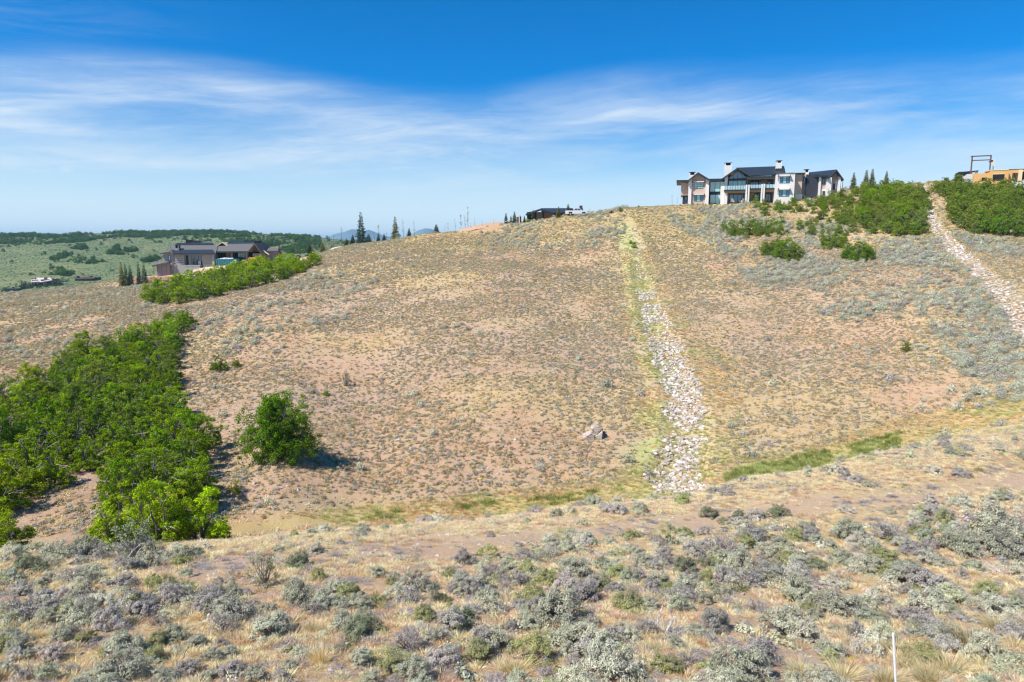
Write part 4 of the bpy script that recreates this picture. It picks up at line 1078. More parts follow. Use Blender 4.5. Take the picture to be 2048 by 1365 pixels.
rx_ = np.array([q[0] for q in REST]); ry_ = np.array([q[1] for q in REST]); rs_ = np.array([q[2] for q in REST])
rt_ = np.array([OAKC[q[3]] for q in REST]) * rng.uniform(0.85, 1.15, (len(REST), 1))
finish('oak_scrub', rx_, ry_, rs_, [o[0] for o in OAKS], rt_, zs=(0.8, 1.0), sink=0.05)
# the lone oak is a clump of stems with one crown
x, y = lone
c = OAKC['m']
LONE = oak_data(290, h=5.5, rad=3.9, clumps=700, per=56, leafL=0.12, stems=7, dead=2, low=0.02, skirt=8, cone=True)
tree('oak_tree', LONE, x, y, 1.0, 0.6, 'large dark green oak clump standing alone on the dry slope beside the gully thicket', 'oak', None, (0.15, 0.29, 0.012), zsc=1.0)
for px, py, s, tn, lb in [(438, 742, 0.62, 'd', 'dark green scrub oak, the larger of two above the lone round oak'), (474, 735, 0.40, 's', 'olive scrub oak, the smaller of two above the lone round oak'),
                          (653, 792, 0.24, 'l', 'spindly oak sapling with a tuft of leaves above the lone round oak'), (452, 708, 0.25, 's', 'little round oak bush just uphill of the two scrub oaks')]:
    x, y = gp(px, py); tree('oak_tree', OAKS[int(rng.integers(7))], x, y, s, 1.0, lb, 'oak', None, OAKC[tn])

# ------------------------------------------------------------------ spruces, saplings and shrubs along the brow
def treeheight(px, top, basepy, Yd): return (basepy - top) / FOC * Yd * 1.02
NS = ['the timber house', 'the white hilltop house', 'the small dark lodge', 'the tallest spruce', 'the portable toilet']
LM.update({'the small dark lodge': (20, 215), 'the tallest spruce': pos(723, 205), 'the portable toilet': pos(1037, 197), 'the white pickup': pos(1155, 195)})
def spruce(px, top, base, Yd, hw, tint, lb, w_=None):
    x, y = pos(px, Yd); z = float(height([x], [y])[0])
    ax, ez = ray(px, top); h = ez * Yd - z
    k = h / 8.0; wsc = (hw / FOC * Yd) / 1.7
    s = SPR[int(rng.integers(4))] if (h > 5.5 or px < 300) else JUN[int(rng.integers(2))]
    t = tree('spruce_tree', s, x, y, 1.0, float(rng.uniform(0, 6)), lb, 'spruce', 'spruces along the brow of the hill', tint, parts=('crown', 'trunk'))
    t.scale = (wsc, wsc, k)
SPG = (0.13, 0.20, 0.09); SPO = (0.30, 0.30, 0.09); SPB = (0.11, 0.19, 0.125)
for a in [(723,426,488,205,11.5,SPB,'tallest blue green spruce on the brow between the timber house and the lodge'), (791,434,479,205,10,SPO,'second tallest spruce on the brow, olive green with open lower branches'),
          (737.5,469,491,205,9,SPB,'short wide blue green spruce close beside the tallest spruce'), (818.5,457,474,202,6,SPG,'small narrow green spruce between two bare saplings on the brow'),
          (872.5,449.5,468,200,7.5,SPG,'small dark spruce on the brow just before the brown earth bank'), (693.5,478,495,203,6.5,SPG,'squat dark green spruce near the pale track edge on the brow'),
          (706,470,493,204,7.5,(0.08,0.075,0.06),'dark purplish bushy spruce beside the tallest spruce'), (757,469,483,205,5.5,SPG,'small spruce under the leaning leafy sapling'), (768.5,468,482,205,5.5,SPG,'small green spruce paired with a reddish sapling on the brow'),
          (646,486,502,200,7.5,SPO,'olive cone spruce at the end of the oak band'), (620,488,508,196,6,(0.09,0.10,0.06),'dark spruce rising behind the oak band'), (560,489,505,196,6,(0.16,0.09,0.08),'reddish brown young tree behind the oaks by the timber house roof'),
          (1706,346,376,186,8,SPO,'yellowish spruce nearest the gabled end of the white house'), (1731,341,376,187,8,SPO,'yellowish spruce, middle one of three behind the oak scrub'), (1743,338.5,376,188,8,SPO,'tallest yellowish spruce behind the oak scrub on the skyline'), (1771.5,343,378,190,7,SPO,'lone thin spruce nearest the top of the second chute'),
          (1117,414,437,190,7,SPO,'wide olive conifer standing before the small dark lodge'), (1136,409,433,198,8,SPO,'tallest conifer beside the small dark lodge behind the pickup'), (1029,424,441,196,6,SPG,'dark juniper beside the portable toilet'), (1012,427,442,196,5,SPB,'small ragged spruce at the end of the pale slab edge'), (1022,432,442,196,4,SPB,'tiny dark spruce left of the juniper and toilet'),
          (1049,432,441,197,3.5,SPG,'tiny dark spruce right beside the portable toilet'), (1193,427,435,190,3,SPG,'tiny conifer right of the white pickup on the brow'),
          (245,525,557,188,7,SPO,'olive tall spruce first in the row by the brown earth terrace'), (253,529,558,188,7,SPG,'dark green spruce second in the row by the earth terrace'), (262,531,558,189,7,SPB,'blue green spruce third in the row by the earth terrace'), (279,524,557,190,6,SPG,'narrow tall spruce behind the brown earth terrace'), (290,528,560,190,7,SPB,'blue green spruce nearest the timber house porch')]:
    spruce(*a[:6], a[6])
SAPL = [sapling_data(500 + i, h=5.0, nleaf=[0, 60, 150, 90][i], lean=[0.1, 0.5, 0.3, 0.0][i]) for i in range(4)]
def sapling(px, top, Yd, v, tint, lb):
    x, y = pos(px, Yd); z = float(height([x], [y])[0]); h = ray(px, top)[1] * Yd - z
    t = tree('sapling', SAPL[v], x, y, h / 5.0, float(rng.uniform(0, 6)), lb, 'sapling', 'young trees planted along the brow', tint, parts=('crown', 'trunk'))
SG = (0.16, 0.21, 0.06); SB = (0.22, 0.17, 0.13); SR = (0.20, 0.11, 0.10)
for i, (px, top, Yd, v, tn) in enumerate([(667,468,203,1,SG),(683.5,455,203,1,SB),(749,463,206,1,SB),(758,449,205,2,SG),(773,465,205,2,SR),(807,440,204,1,SB),(829,441,203,1,SB),(851,462,202,0,SB),
        (896,445,200,2,SG),(890,449,200,1,SR),(911,437,199,1,SG),(922,428,198,2,SB),(936,414,198,3,SG),(931,430,198,1,SR),(950,435,197,1,SB),(942,446,197,2,SR),(964,440,196,3,SG),(987,438,196,1,SB),
        (1066,418,200,2,(0.2,0.32,0.05)),(1063,424,199,2,(0.2,0.32,0.05)),(1179,417,196,3,SG),(1187,421,196,2,SG),(1354,395,188,1,SG),(1344,390,189,1,SB),(1656,376,178,1,SG),(288,534,184,2,SG),(309,540,184,2,SG),(322,545,186,1,SB),(600,489,196,1,SG),(593,478,196,2,SG),(628,472,196,1,SG)]):
    x, y = pos(px, Yd)
    sapling(px, top, Yd, v, tn, say('thin %s sapling' % ('bare' if v == 0 else 'leafy' if v == 2 else 'sparse'), x, y, NS))
SHR = sage_data(180, leafn=1500, dead=0.05, nclump=46, flat=0.8)
for px, py, w_, zs, tn, lb in [(1242,424,16,1.0,OAKC['s'],'round dark green bush on the brow nearest the first chute top'), (1224,427,12,.8,(.13,.16,.05),'low sparse bush between the pickup and the round brow bush'),
        (1058,445,16,.7,OAKC['l'],'light green low bush in dry grass below the portable toilet'), (1066,436,22,1.1,OAKC['l'],'bright green leafy shrub before the lodge eave'), (1278,416,8,1,OAKC['k'],'small dark bush on the skyline above the first chute'),
        (665,494,10,.7,OAKC['k'],'low dark bush on the brow left of the bare saplings'),(1695,378,22,.9,OAKC['d'],'dark oak bush at the right corner of the white house'),(582,530,10,.8,OAKC['l'],'small oak bush at the oak band edge')]:
    x, y = gp(px, py); s = w_ / FOC * y
    tree('shrub', (OAKF[0][0], OAKF[0][1]), x, y, s / 4.0, 1.2, lb, 'shrub', None, tn, parts=('foliage', 'stems'), zsc=zs)

# ------------------------------------------------------------------ split boulder, stake, dead wood
def boulder_mat():
    m, t, o = mat_new('lichen_rock'); b = t.node('ShaderNodeBsdfPrincipled'); b.inputs['Roughness'].default_value = 0.9
    g = t.node('ShaderNodeTexCoord'); n_ = t.noise(g.outputs['Object'], 4.0, 6, 0.75); n2_ = t.noise(g.outputs['Object'], 1.8, 4, 0.6)
    c = t.mix(t.ss(n_, 0.5, 0.58), (0.58, 0.47, 0.39, 1), (0.17, 0.15, 0.11, 1)); c = t.mix(t.ss(n2_, 0.52, 0.62, 0, .6), c, (0.55, 0.54, 0.38, 1))
    t.l.new(c, b.inputs['Base Color']); bn = t.node('ShaderNodeBump'); bn.inputs['Strength'].default_value = 0.8; t.l.new(n_, bn.inputs['Height']); t.l.new(bn.outputs[0], b.inputs['Normal'])
    t.l.new(b.outputs[0], o.inputs[0]); return m
M['lichen'] = boulder_mat()
x, y = gp(1185, 878); z = float(height([x], [y])[0])
bo = mkobj('boulder', None, None, 'pale lichen covered boulder split by a dark crack on the dry slope', 'boulder', loc=(x, y, z))
def chunk(pts, y0, y1, jit, seed):
    r = np.random.default_rng(seed); mb = MB(); k = len(pts)
    rings = []
    for f, s in ((0, 0.95), (0.05, 1.0), (0.8, 1.0), (1, 0.9)):
        c = np.mean(pts, 0); R = (np.array(pts) - c) * s + c + r.normal(0, jit, (k, 2))
        rings.append(np.stack([R[:, 0], np.full(k, y0 + (y1 - y0) * f) + r.normal(0, jit, k), R[:, 1]], 1))
    V = np.concatenate(rings); F = [(a * k + i, a * k + (i + 1) % k, (a + 1) * k + (i + 1) % k, (a + 1) * k + i) for a in range(3) for i in range(k)]
    mb.mesh(V, F); mb.poly.append([i for i in range(k)][::-1]); mb.poly.append([3 * k + i for i in range(k)])
    return mb
u_ = y / FOC
def bp(l): return [((a - 1185) * u_ * 0.84, (874 - b) * u_ * 0.76 - 0.14) for a, b in l]
for nm, pl, yy, sd in (('rock_slab', bp([(1161,872),(1163,864),(1172,858),(1181,853),(1189,860),(1188.5,872),(1187.5,882),(1170,884)]), (-0.25, 1.1), 1),
                   ('rock_slab', bp([(1191.5,861),(1198,856),(1207,850),(1208.5,862),(1208,874),(1200,881),(1190.5,882)]), (-0.2, 1.1), 2),
                   ('rock_slab', bp([(1182,852.5),(1183,842),(1190,836),(1200,835),(1210,843),(1208,850),(1198,855.5),(1190.5,859.5)]), (-0.1, 1.3), 3)):
    chunk(pl, *yy, 0.045, sd).obj(nm, M['lichen'], bo)

# white stake near the camera
top = ray(1786.5, 1267); ft = hit(1796, 1392)
Ys = ft[1] - 0.05
p0 = Vector((ft[0], ft[1], ft[2] - 0.2)); p1 = Vector((top[0] * Ys, Ys, top[1] * Ys))
mb = MB(); ax_ = (p1 - p0)
mb.tube([(0, 0, 0), tuple(ax_ * 0.5), tuple(ax_)], 0.021, 10)
mb.poly.append([mb.n - 10 + i for i in range(10)])
M['stake'] = plain('white_pvc', (0.85, 0.86, 0.86), 0.35, nscale=3, namp=0.04)
sk = mb.obj('survey_stake', M['stake'], loc=tuple(p0), label='slender white plastic stake standing in straw grass at the near edge', cat='stake')
LM['the white stake'] = (p1.x, p1.y)

def wood(name, px, py, w_, label, seed, n_=7, up_=0.6):
    r = np.random.default_rng(seed); x, y, z = hit(px, py); s = w_ / FOC * y
    mb = MB()
    def br(p, d, L, rad, dep):
        k = 5; pts = [p]
        for i in range(k):
            d = unit(d + r.normal(0, 0.28, 3)); pts.append(pts[-1] + d * L / k)
        pts = np.array(pts); pts[:, 2] = np.maximum(pts[:, 2], 0.0)
        mb.tube(pts, np.linspace(rad, rad * 0.3, k + 1), 5 if dep == 0 else 3, r.uniform(0.85, 1.15))
        if dep < 2:
            for q in range(3):
                i = r.integers(1, k + 1); br(pts[i], unit(d + r.normal(0, 0.7, 3)), L * r.uniform(0.3, 0.55), rad * 0.5, dep + 1)
    for q in range(n_):
        a = r.uniform(0, 6.28); br(np.array([0, 0, 0.02]), unit(np.array([math.cos(a), math.sin(a), r.uniform(0, up_)])), s * r.uniform(0.35, 0.6), 0.022 * max(s, 0.5), 0)
    mb.obj(name, M['deadwood'], loc=(x, y, z), label=label, cat='dead branch', group='bleached dead branches on the near ridge')
    return x, y
LM['the biggest bleached branch'] = wood('dead_branch', 1332, 1266, 105, 'largest bleached dead branch, antler shaped, among sagebrush on the near ridge', 1, 9, 1.0)
LM['the fallen grey branch'] = wood('dead_branch', 2001, 1146, 60, 'bleached fallen branch lying in straw grass at the ridge end beyond the stake', 2, 5, 0.5)
for i, (px, py, w_, lb) in enumerate([(1042,1250,62,'thin bleached twigs scattered on bare soil beyond the broad sagebrush'), (1086,1318,52,'low knot of grey wood half buried in pink soil'), (1922,1158,42,'upright bleached twiggy skeleton near the fallen grey branch'),
        (410,1236,40,'short pale curved branch between two grey sagebrushes'), (123,1300,44,'pale fork of dead wood beside the straw tuft'), (564,1306,52,'pale broken branch lying by the yellow flowered shrub'), (246,1128,70,'tangle of grey dead twigs under the dark twiggy oak'),
        (1480,1228,30,'small bleached curl of wood in dense sagebrush'),(965,1225,28,'small pale hooked twig beside bare soil'),(1590,1232,26,'pale stub of dead wood by the big sagebrush row'), (1345,1330,36,'small grey branch lying below the antler shaped dead branch')]):
    wood('dead_branch', px, py, w_, lb, 20 + i, 5, 0.7)

# ------------------------------------------------------------------ sagebrush one by one on the near ridge
Z1 = """130,260,150,p 250,330,170,p 440,190,160,p 440,300,120,g 590,310,130,g 960,250,160,o 790,350,220,p 830,390,200,p 1030,320,110,p 1230,310,200,p 1370,260,110,g 1360,400,250,l 1570,360,120,g 1740,310,220,g 1890,330,200,g 1750,100,170,d
2010,450,160,g 1590,500,280,g 470,420,280,g 140,400,250,p 110,590,160,g 360,520,170,g 500,540,150,o 720,600,240,g 920,560,150,o 1010,520,180,g 930,440,130,p 1150,560,130,g 900,650,160,o 1240,640,130,g 1340,620,120,g 1310,470,160,x 1360,740,180,p
1500,760,180,g 1090,720,180,p 560,750,160,l 720,750,300,g 330,640,180,p 170,640,110,g 1690,700,120,g 50,360,120,g 180,770,200,x 60,180,140,g 150,120,150,d 240,130,130,d 330,60,200,g 500,40,190,g 850,110,190,g 1080,60,170,g 960,60,120,l 1140,40,120,g 1850,20,120,l 2000,350,150,g 60,520,140,g 1980,600,120,g
660,720,160,p 960,760,150,g 1220,760,130,l 1700,600,90,o 1640,760,120,p 30,720,140,l 420,720,120,p 1830,360,160,p 1480,330,90,p 660,310,90,p 880,310,110,g 1290,560,90,p 1990,260,180,g 1650,420,110,p"""
Z2 = """50,340,160,g 60,500,220,d 160,320,130,o 370,240,200,g 350,300,160,x 590,160,110,o 650,200,140,p 830,170,200,p 910,120,110,g 980,210,160,p 1190,200,140,g 1300,150,240,g 1480,100,110,d 1450,230,160,o 1360,290,220,p 1640,190,150,g 1720,90,120,g 1800,220,180,g 1960,140,190,d 1960,260,200,g 1640,340,220,o
1240,430,330,g 640,450,250,d 430,400,160,o 790,300,160,g 860,360,130,x 330,590,210,p 490,530,150,l 790,580,260,p 740,650,220,o 590,620,120,g 1290,560,240,g 1280,620,140,l 1560,530,170,p 1420,440,110,p 240,720,170,o 60,680,150,l 390,775,250,g 970,720,180,y 1500,740,380,l 1860,700,200,o 1990,660,160,p 1300,680,130,p
640,740,150,x 1060,460,160,g 160,150,120,g 250,200,90,o 700,260,140,g 600,250,110,p 1550,250,120,p 1750,340,160,g 1930,350,150,g 1150,760,150,p 1700,770,130,l 130,770,140,g 1000,350,120,p 530,300,110,o 1900,560,120,g 2020,500,130,g"""
Z3 = """50,110,130,d 150,150,80,o 250,120,90,d 380,120,90,d 490,110,140,d 600,230,130,p 150,330,200,p 330,270,180,p 500,290,130,g 700,260,160,p 940,250,210,g 1190,240,220,p 1430,130,60,p 1340,190,110,p 1540,150,140,o 1430,210,110,o 1700,120,100,p 1850,230,330,g 2000,180,120,p 1650,330,240,g 1900,340,300,g
1440,400,170,l 1540,420,120,g 1320,300,100,d 50,430,130,d 260,460,240,g 310,540,180,p 430,500,180,g 600,440,160,g 730,440,160,d 600,630,290,g 890,400,180,g 1080,460,200,g 960,430,110,g 1270,510,220,g 1430,560,280,p 1460,690,260,l 1600,640,180,l 890,720,300,g 1060,650,80,d 540,850,330,g 90,820,230,p 360,700,150,p
240,700,80,g 980,870,180,x 830,990,200,g 1360,850,180,l 1240,950,150,y 1320,1050,150,y 1720,930,280,y 1580,1080,230,y 1890,820,200,y 1990,930,130,y 280,1140,400,g 640,1110,190,y 1100,1090,120,p 1180,1150,170,y 1650,490,110,x 1830,610,80,p 1960,680,60,p 20,480,60,o 70,900,120,p 30,650,120,g 900,1130,200,y
1450,1140,200,y 730,750,120,g 690,700,110,o 1130,380,150,g 1750,300,180,g 1980,330,160,g 1740,440,120,g 1100,330,140,g 820,300,110,g 420,360,150,g 60,560,110,o 1200,400,150,o 1330,460,150,g 140,600,110,g"""
NF = ['the white stake', 'the biggest bleached branch', 'the fallen grey branch', 'the gully bank', 'the sunlit lime oak', 'the tall twiggy shrub', 'the yellow flowers', 'the biggest straw bunchgrass']
LM['the tall twiggy shrub'] = gp(528, 1172); LM['the yellow flowers'] = gp(578, 1268); LM['the biggest straw bunchgrass'] = gp(642, 1322)
TW = {'g': 'grey-green', 'l': 'pale silvery', 'd': 'dark green', 'p': 'purplish grey', 'o': 'olive', 'y': 'straw-green', 'x': 'bare twiggy grey'}
nb = 0
for txt, ox, oy, f in ((Z1, 0, 1100, 2.926), (Z2, 700, 1100, 2.926), (Z3, 1400, 1000, 3.16)):
    for it in txt.split():
        a, b, w_, tn = it.split(','); a = float(a) / f + ox; b = float(b) / f + oy; w_ = float(w_) / f
        x, y, z = hit(a, b); s = w_ / FOC * y
        s = min(s * 1.06, 1.9)
        if tn == 'x': d = SAGED[int(rng.integers(4))]; c = tone('p') * 1.05
        elif tn == 'y': d = (TALL[int(rng.integers(3))], None); c = tone('y') * np.array([1.05, 1.05, 1.15])
        else: d = SAGE[int(rng.integers(10))] if tn != 'p' or rng.uniform() < 0.45 else SAGED[int(rng.integers(4))]; c = tone(tn)
        sz = 'broad' if s > 1.1 else ('small' if s < 0.6 else 'medium')
        kindw = 'bunchgrass' if tn == 'y' else 'sagebrush'
        lb = say('%s %s %s' % (sz, TW[tn], kindw), x, y, NF)
        k = s if tn != 'y' else s * 1.35
        t = tree('sagebrush' if tn != 'y' else 'bunchgrass', d, x, y, k, float(rng.uniform(0, 6.28)), lb, kindw, 'sagebrush on the near ridge' if tn != 'y' else 'bunchgrass on the near ridge', c, parts=('foliage', 'stems'), z=z - 0.02, zsc=float(rng.uniform(0.85, 1.1)) * (0.95 if tn != 'y' else 0.8))
        nb += 1
for px, py, w_, lb, d, c, zs in [(528,1172,62,'tall twiggy dark shrub standing above the sagebrush below the gully oaks',TWIGGY[0],tone('o'),1.15), (871,1205,30,'narrow upright dark green shrub in the middle of the ridge',TWIGGY[1],tone('d'),1.5), (693,772,22,'upright dark twiggy bush alone on the dry slope',TWIGGY[1],tone('d'),1.3),
                              (268,1120,90,'dark twiggy half bare oak shrub in front of the lime oaks',TWIGGY[0],tone('d'),0.95)]:
    x, y, z = hit(px, py); tree('shrub', d, x, y, w_ / FOC * y, 0.5, lb, 'shrub', None, c, parts=('foliage', 'stems'), zsc=zs)
for i, (px, py, w_, tn) in enumerate([(642,1322,56,'s'),(1312,1302,38,'y'),(73,1275,34,'s'),(625,1262,42,'s'),(1700,1290,40,'s'),(905,1176,30,'s'),(190,1230,26,'or'),(560,1222,30,'or'),(1240,1135,36,'s'),(1060,1140,36,'s'),(1405,1290,30,'or'),(1000,1290,36,'s'),(760,1215,30,'y'),(1620,1350,40,'s')]):
    x, y, z = hit(px, py); s = w_ / FOC * y
    lb = 'tallest straw bunchgrass clump, fountain shaped, on the near ridge' if i == 0 else say('straw coloured bunchgrass clump', x, y, NF)
    tree('bunchgrass', (TALL[i % 3],), x, y, s * 1.15, 0.3 * i, lb, 'bunchgrass', 'bunchgrass on the near ridge', tone(tn) * 1.08, parts=('blades',), z=z, zsc=1.25 if i == 0 else 0.9)
for i, (px, py, w_) in enumerate([(577,1268,28),(1703,1322,26),(1712,1314,16),(1690,1318,14),(1522,1050,16),(1535,1043,16),(1548,1040,14),(1560,1036,12),(2028,1190,22),(1640,1036,14),(1170,1326,10),(1485,1310,10),(1060,1330,10),(1668,1050,12),(280,1145,12),(1080,1282,9)]):
    x, y, z = hit(px, py); s = w_ / FOC * y
    lb = 'round yellow flowering plant beside pale dead branches on the near ridge' if i == 0 else say('low yellow flowering plant', x, y, NF)
    tree('yellow_flower_plant', (CUSH[i % 8],), x, y, s, i, lb, 'flowering plant', 'yellow flowers on the near ridge', (0.66, 0.56, 0.05), parts=('blossom',), z=z)



_px, _py = project(SGX, SGY, height(SGX, SGY))
# ------------------------------------------------------------------ buildings
M['stucco'] = plain('white_stucco', (0.78, 0.74, 0.68), 0.85, nscale=2.0, namp=0.05)
M['beige'] = plain('beige_stucco', (0.60, 0.44, 0.335), 0.85, nscale=2.0, namp=0.05)
M['soffit'] = plain('timber_soffit', (0.46, 0.27, 0.13), 0.7, nscale=5.0, namp=0.15)
M['metal'] = plain('dark_standing_seam', (0.045, 0.052, 0.062), 0.42, metal=0.3, nscale=1.0, namp=0.1, spec=0.5)
M['fascia'] = plain('charcoal_fascia', (0.03, 0.035, 0.045), 0.5, nscale=1.0, namp=0.1)
M['dstone'] = plain('dark_stone', (0.04, 0.044, 0.055), 0.85, nscale=2.5, namp=0.35)
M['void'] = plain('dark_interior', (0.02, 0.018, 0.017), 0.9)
M['wood'] = plain('brown_timber', (0.22, 0.12, 0.065), 0.75, nscale=4, namp=0.2)
M['gwood'] = plain('weathered_timber', (0.34, 0.30, 0.27), 0.85, nscale=3, namp=0.22)
M['stone'] = plain('grey_stone_wall', (0.38, 0.36, 0.335), 0.9, nscale=3.2, namp=0.32, bump=0.6)
M['shingle'] = plain('grey_shingle', (0.145, 0.137, 0.128), 0.9, nscale=5.5, namp=0.28, bump=0.5)
M['whitep'] = plain('white_paint', (0.85, 0.85, 0.85), 0.35, nscale=2, namp=0.03, spec=0.5)
M['black'] = plain('black_rubber', (0.02, 0.02, 0.02), 0.8)
M['rust'] = plain('rust_steel', (0.15, 0.07, 0.05), 0.7, nscale=3, namp=0.2)
M['osb'] = plain('osb_sheathing', (0.68, 0.40, 0.145), 0.85, nscale=9, namp=0.14)
M['lumber'] = plain('pale_lumber', (0.78, 0.62, 0.36), 0.85, nscale=4, namp=0.08)
M['teal'] = plain('teal_steel', (0.055, 0.23, 0.24), 0.5, nscale=3, namp=0.15)
M['yellow'] = plain('yellow_paint', (0.80, 0.42, 0.02), 0.35, nscale=2, namp=0.04, spec=0.5)
M['concrete'] = plain('concrete', (0.58, 0.56, 0.54), 0.9, nscale=3, namp=0.12)
M['pale'] = plain('pale_earth', (0.66, 0.50, 0.34), 0.95, nscale=2.0, namp=0.18, bump=0.6)
def glass(name, col, rough=0.04, spec=0.9):
    m, t, o = mat_new(name); b = t.node('ShaderNodeBsdfPrincipled')
    b.inputs['Base Color'].default_value = (*col, 1); b.inputs['Roughness'].default_value = rough; b.inputs['Specular IOR Level'].default_value = spec
    b.inputs['Coat Weight'].default_value = 1.0; b.inputs['Coat Roughness'].default_value = 0.02
    t.l.new(b.outputs[0], o.inputs[0]); return m
M['glassb'] = glass('blue_window', (0.01, 0.17, 0.34)); M['glassc'] = glass('curtained_window', (0.36, 0.62, 0.60)); M['glassg'] = glass('green_window', (0.05, 0.18, 0.13)); M['glassd'] = glass('dark_window', (0.012, 0.022, 0.028))
M['rail'] = glass('rail_glass', (0.38, 0.56, 0.58), 0.1)

class House:
    """a building frame standing on a vertical plane: o = foot of the plane, u along the front, v away from the camera"""
    def __init__(s, name, px, py, Yd, phi, label, cat='house', group=None):
        s.phi = math.radians(phi)
        rx, rz = ray(px, py); s.O = np.array([rx * Yd, Yd, rz * Yd])
        s.u = np.array([math.cos(s.phi), -math.sin(s.phi)]); s.v = np.array([math.sin(s.phi), math.cos(s.phi)])
        s.root = mkobj(name, None, None, label, cat, group, loc=tuple(s.O), rot=(0, 0, -s.phi))
    def p(s, px, py, d=0.0):
        rx, rz = ray(px, py); r2 = np.array([rx, 1.0])
        t = (s.O[:2] @ s.v + d) / (r2 @ s.v)
        return float(t * (r2 @ s.u) - s.O[:2] @ s.u), float(t * rz - s.O[2])
    def X(s, px, d=0.0): return s.p(px, 400, d)[0]
    def box(s, name, x0, x1, y0, y1, d, th, mat, parent=None, drop=0.0):
        """front face at depth d spans image columns x0..x1 and rows y0 (top)..y1"""
        ym = (y0 + y1) / 2; xm = (x0 + x1) / 2
        a = s.p(x0, ym, d)[0]; b = s.p(x1, ym, d)[0]; zt = s.p(xm, y0, d)[1]; zb = s.p(xm, y1, d)[1] - drop
        mb = MB(); mb.box(a, b, d, d + th, zb, zt)
        return mb.obj(name, M[mat], parent or s.root)
    def prism(s, name, pts, d, th, mat, parent=None):
        mb = MB(); mb.prism([s.p(x, y, d) for x, y in pts], d, d + th)
        return mb.obj(name, M[mat], parent or s.root)
    def window(s, x0, x1, y0, y1, d, cols, mats, rows=1, name='window', fr=0.09, louver_shadow=False):
        ym = (y0 + y1) / 2; xm = (x0 + x1) / 2
        a = s.p(x0, ym, d)[0]; b = s.p(x1, ym, d)[0]; zt = s.p(xm, y0, d)[1]; zb = s.p(xm, y1, d)[1]
        mb = MB()
        mb.box(a, b, d - 0.06, d + 0.02, zt - fr, zt); mb.box(a, b, d - 0.06, d + 0.02, zb, zb + fr)
        xs = np.linspace(a, b, cols + 1)
        for i, xx in enumerate(xs):
            l = xx if i == 0 else (xx - fr if i == cols else xx - fr / 2)
            mb.box(l, l + fr, d - 0.058, d + 0.018, zb + fr, zt - fr)
        zs = np.linspace(zb, zt, rows + 1)
        for zz in zs[1:-1]: mb.box(a, b, d - 0.056, d + 0.01, zz - 0.03, zz + 0.03)
        w_ = mb.obj(name, M['fascia'], s.root)
        for i in range(cols):
            m2 = MB(); m2.box(xs[i] + 0.02, xs[i + 1] - 0.02, d - 0.02, d + 0.005, zb + 0.02, zt - 0.02)
            m2.obj('pane', M[mats[i % len(mats)]], w_)
        return w_
    def roof(s, name, pts, mat, th=0.22, seams=0, parent=None):
        """roof plane from four (px, py, depth) corners: eave left, eave right, ridge right, ridge left"""
        P3 = [np.array([s.p(a, b, d)[0], d, s.p(a, b, d)[1]]) for a, b, d in pts]
        N_ = np.cross(P3[1] - P3[0], P3[3] - P3[0]); N_ /= np.linalg.norm(N_)
        if N_[2] < 0: N_ = -N_
        mb = MB(); mb.hexa([q - N_ * th for q in P3], P3)
        o = mb.obj(name, M[mat], parent or s.root)
        if seams:
            m2 = MB()
            for i in range(seams + 1):
                f = i / seams; e = P3[0] * (1 - f) + P3[1] * f; r_ = P3[3] * (1 - f) + P3[2] * f
                uu = (P3[1] - P3[0]) / np.linalg.norm(P3[1] - P3[0]) * 0.03
                m2.hexa([e - uu - N_ * 0.01, e + uu - N_ * 0.01, r_ + uu - N_ * 0.01, r_ - uu - N_ * 0.01], [e - uu + N_ * 0.06, e + uu + N_ * 0.06, r_ + uu + N_ * 0.06, r_ - uu + N_ * 0.06])
            m2.obj('roof_seams', M[mat], o, kind='stuff')
        return o
    def gable(s, ax, ay, lx, ly, rx_, ry, d0, d1, name='gable_roof', th=3.0, wall='beige', mat='metal'):
        """roof of two planes over a front gable; th in image rows"""
        for (ex, ey) in ((lx, ly), (rx_, ry)):
            A0 = s.p(ax, ay, d0); E0 = s.p(ex, ey, d0); A1 = s.p(ax, ay + th, d0); E1 = s.p(ex, ey + th, d0)
            q = [(E0[0], d0, E0[1]), (A0[0], d0, A0[1]), (A1[0], d0, A1[1]), (E1[0], d0, E1[1])]
            mb = MB(); bot = [np.array(v) for v in q]; top = [b + np.array([0, d1 - d0, 0]) for b in bot]
            mb.hexa(bot, top); mb.obj(name, M[mat], s.root)

def chimney(h, x0, x1, y0, y1, d, depth, capf=0.3, body='stucco', cap='fascia'):
    ym = (y0 + y1) / 2
    a = h.p(x0, ym, d)[0]; b = h.p(x1, ym, d)[0]; zt = h.p((x0 + x1) / 2, y0, d)[1]; zb = h.p((x0 + x1) / 2, y1, d)[1] - 0.8
    zc = zt - (zt - zb) * capf * 0.8; t = (b - a) * 0.16
    mb = MB(); mb.box(a, b, d, d + depth, zb, zc)
    for xa in (a, b - t):
        for ya in (d, d + depth - t): mb.box(xa, xa + t, ya, ya + t, zc, zt - 0.12)
    c = mb.obj('chimney', M[body], h.root)
    m2 = MB(); m2.box(a - 0.06, b + 0.06, d - 0.06, d + depth + 0.06, zt - 0.12, zt); m2.obj('cap', M[cap], c)
    m3 = MB(); m3.box(a + t * 1.1, b - t * 1.1, d + t, d + depth - t, zc, zt - 0.121); m3.obj('flue', M['void'], c)
    return c
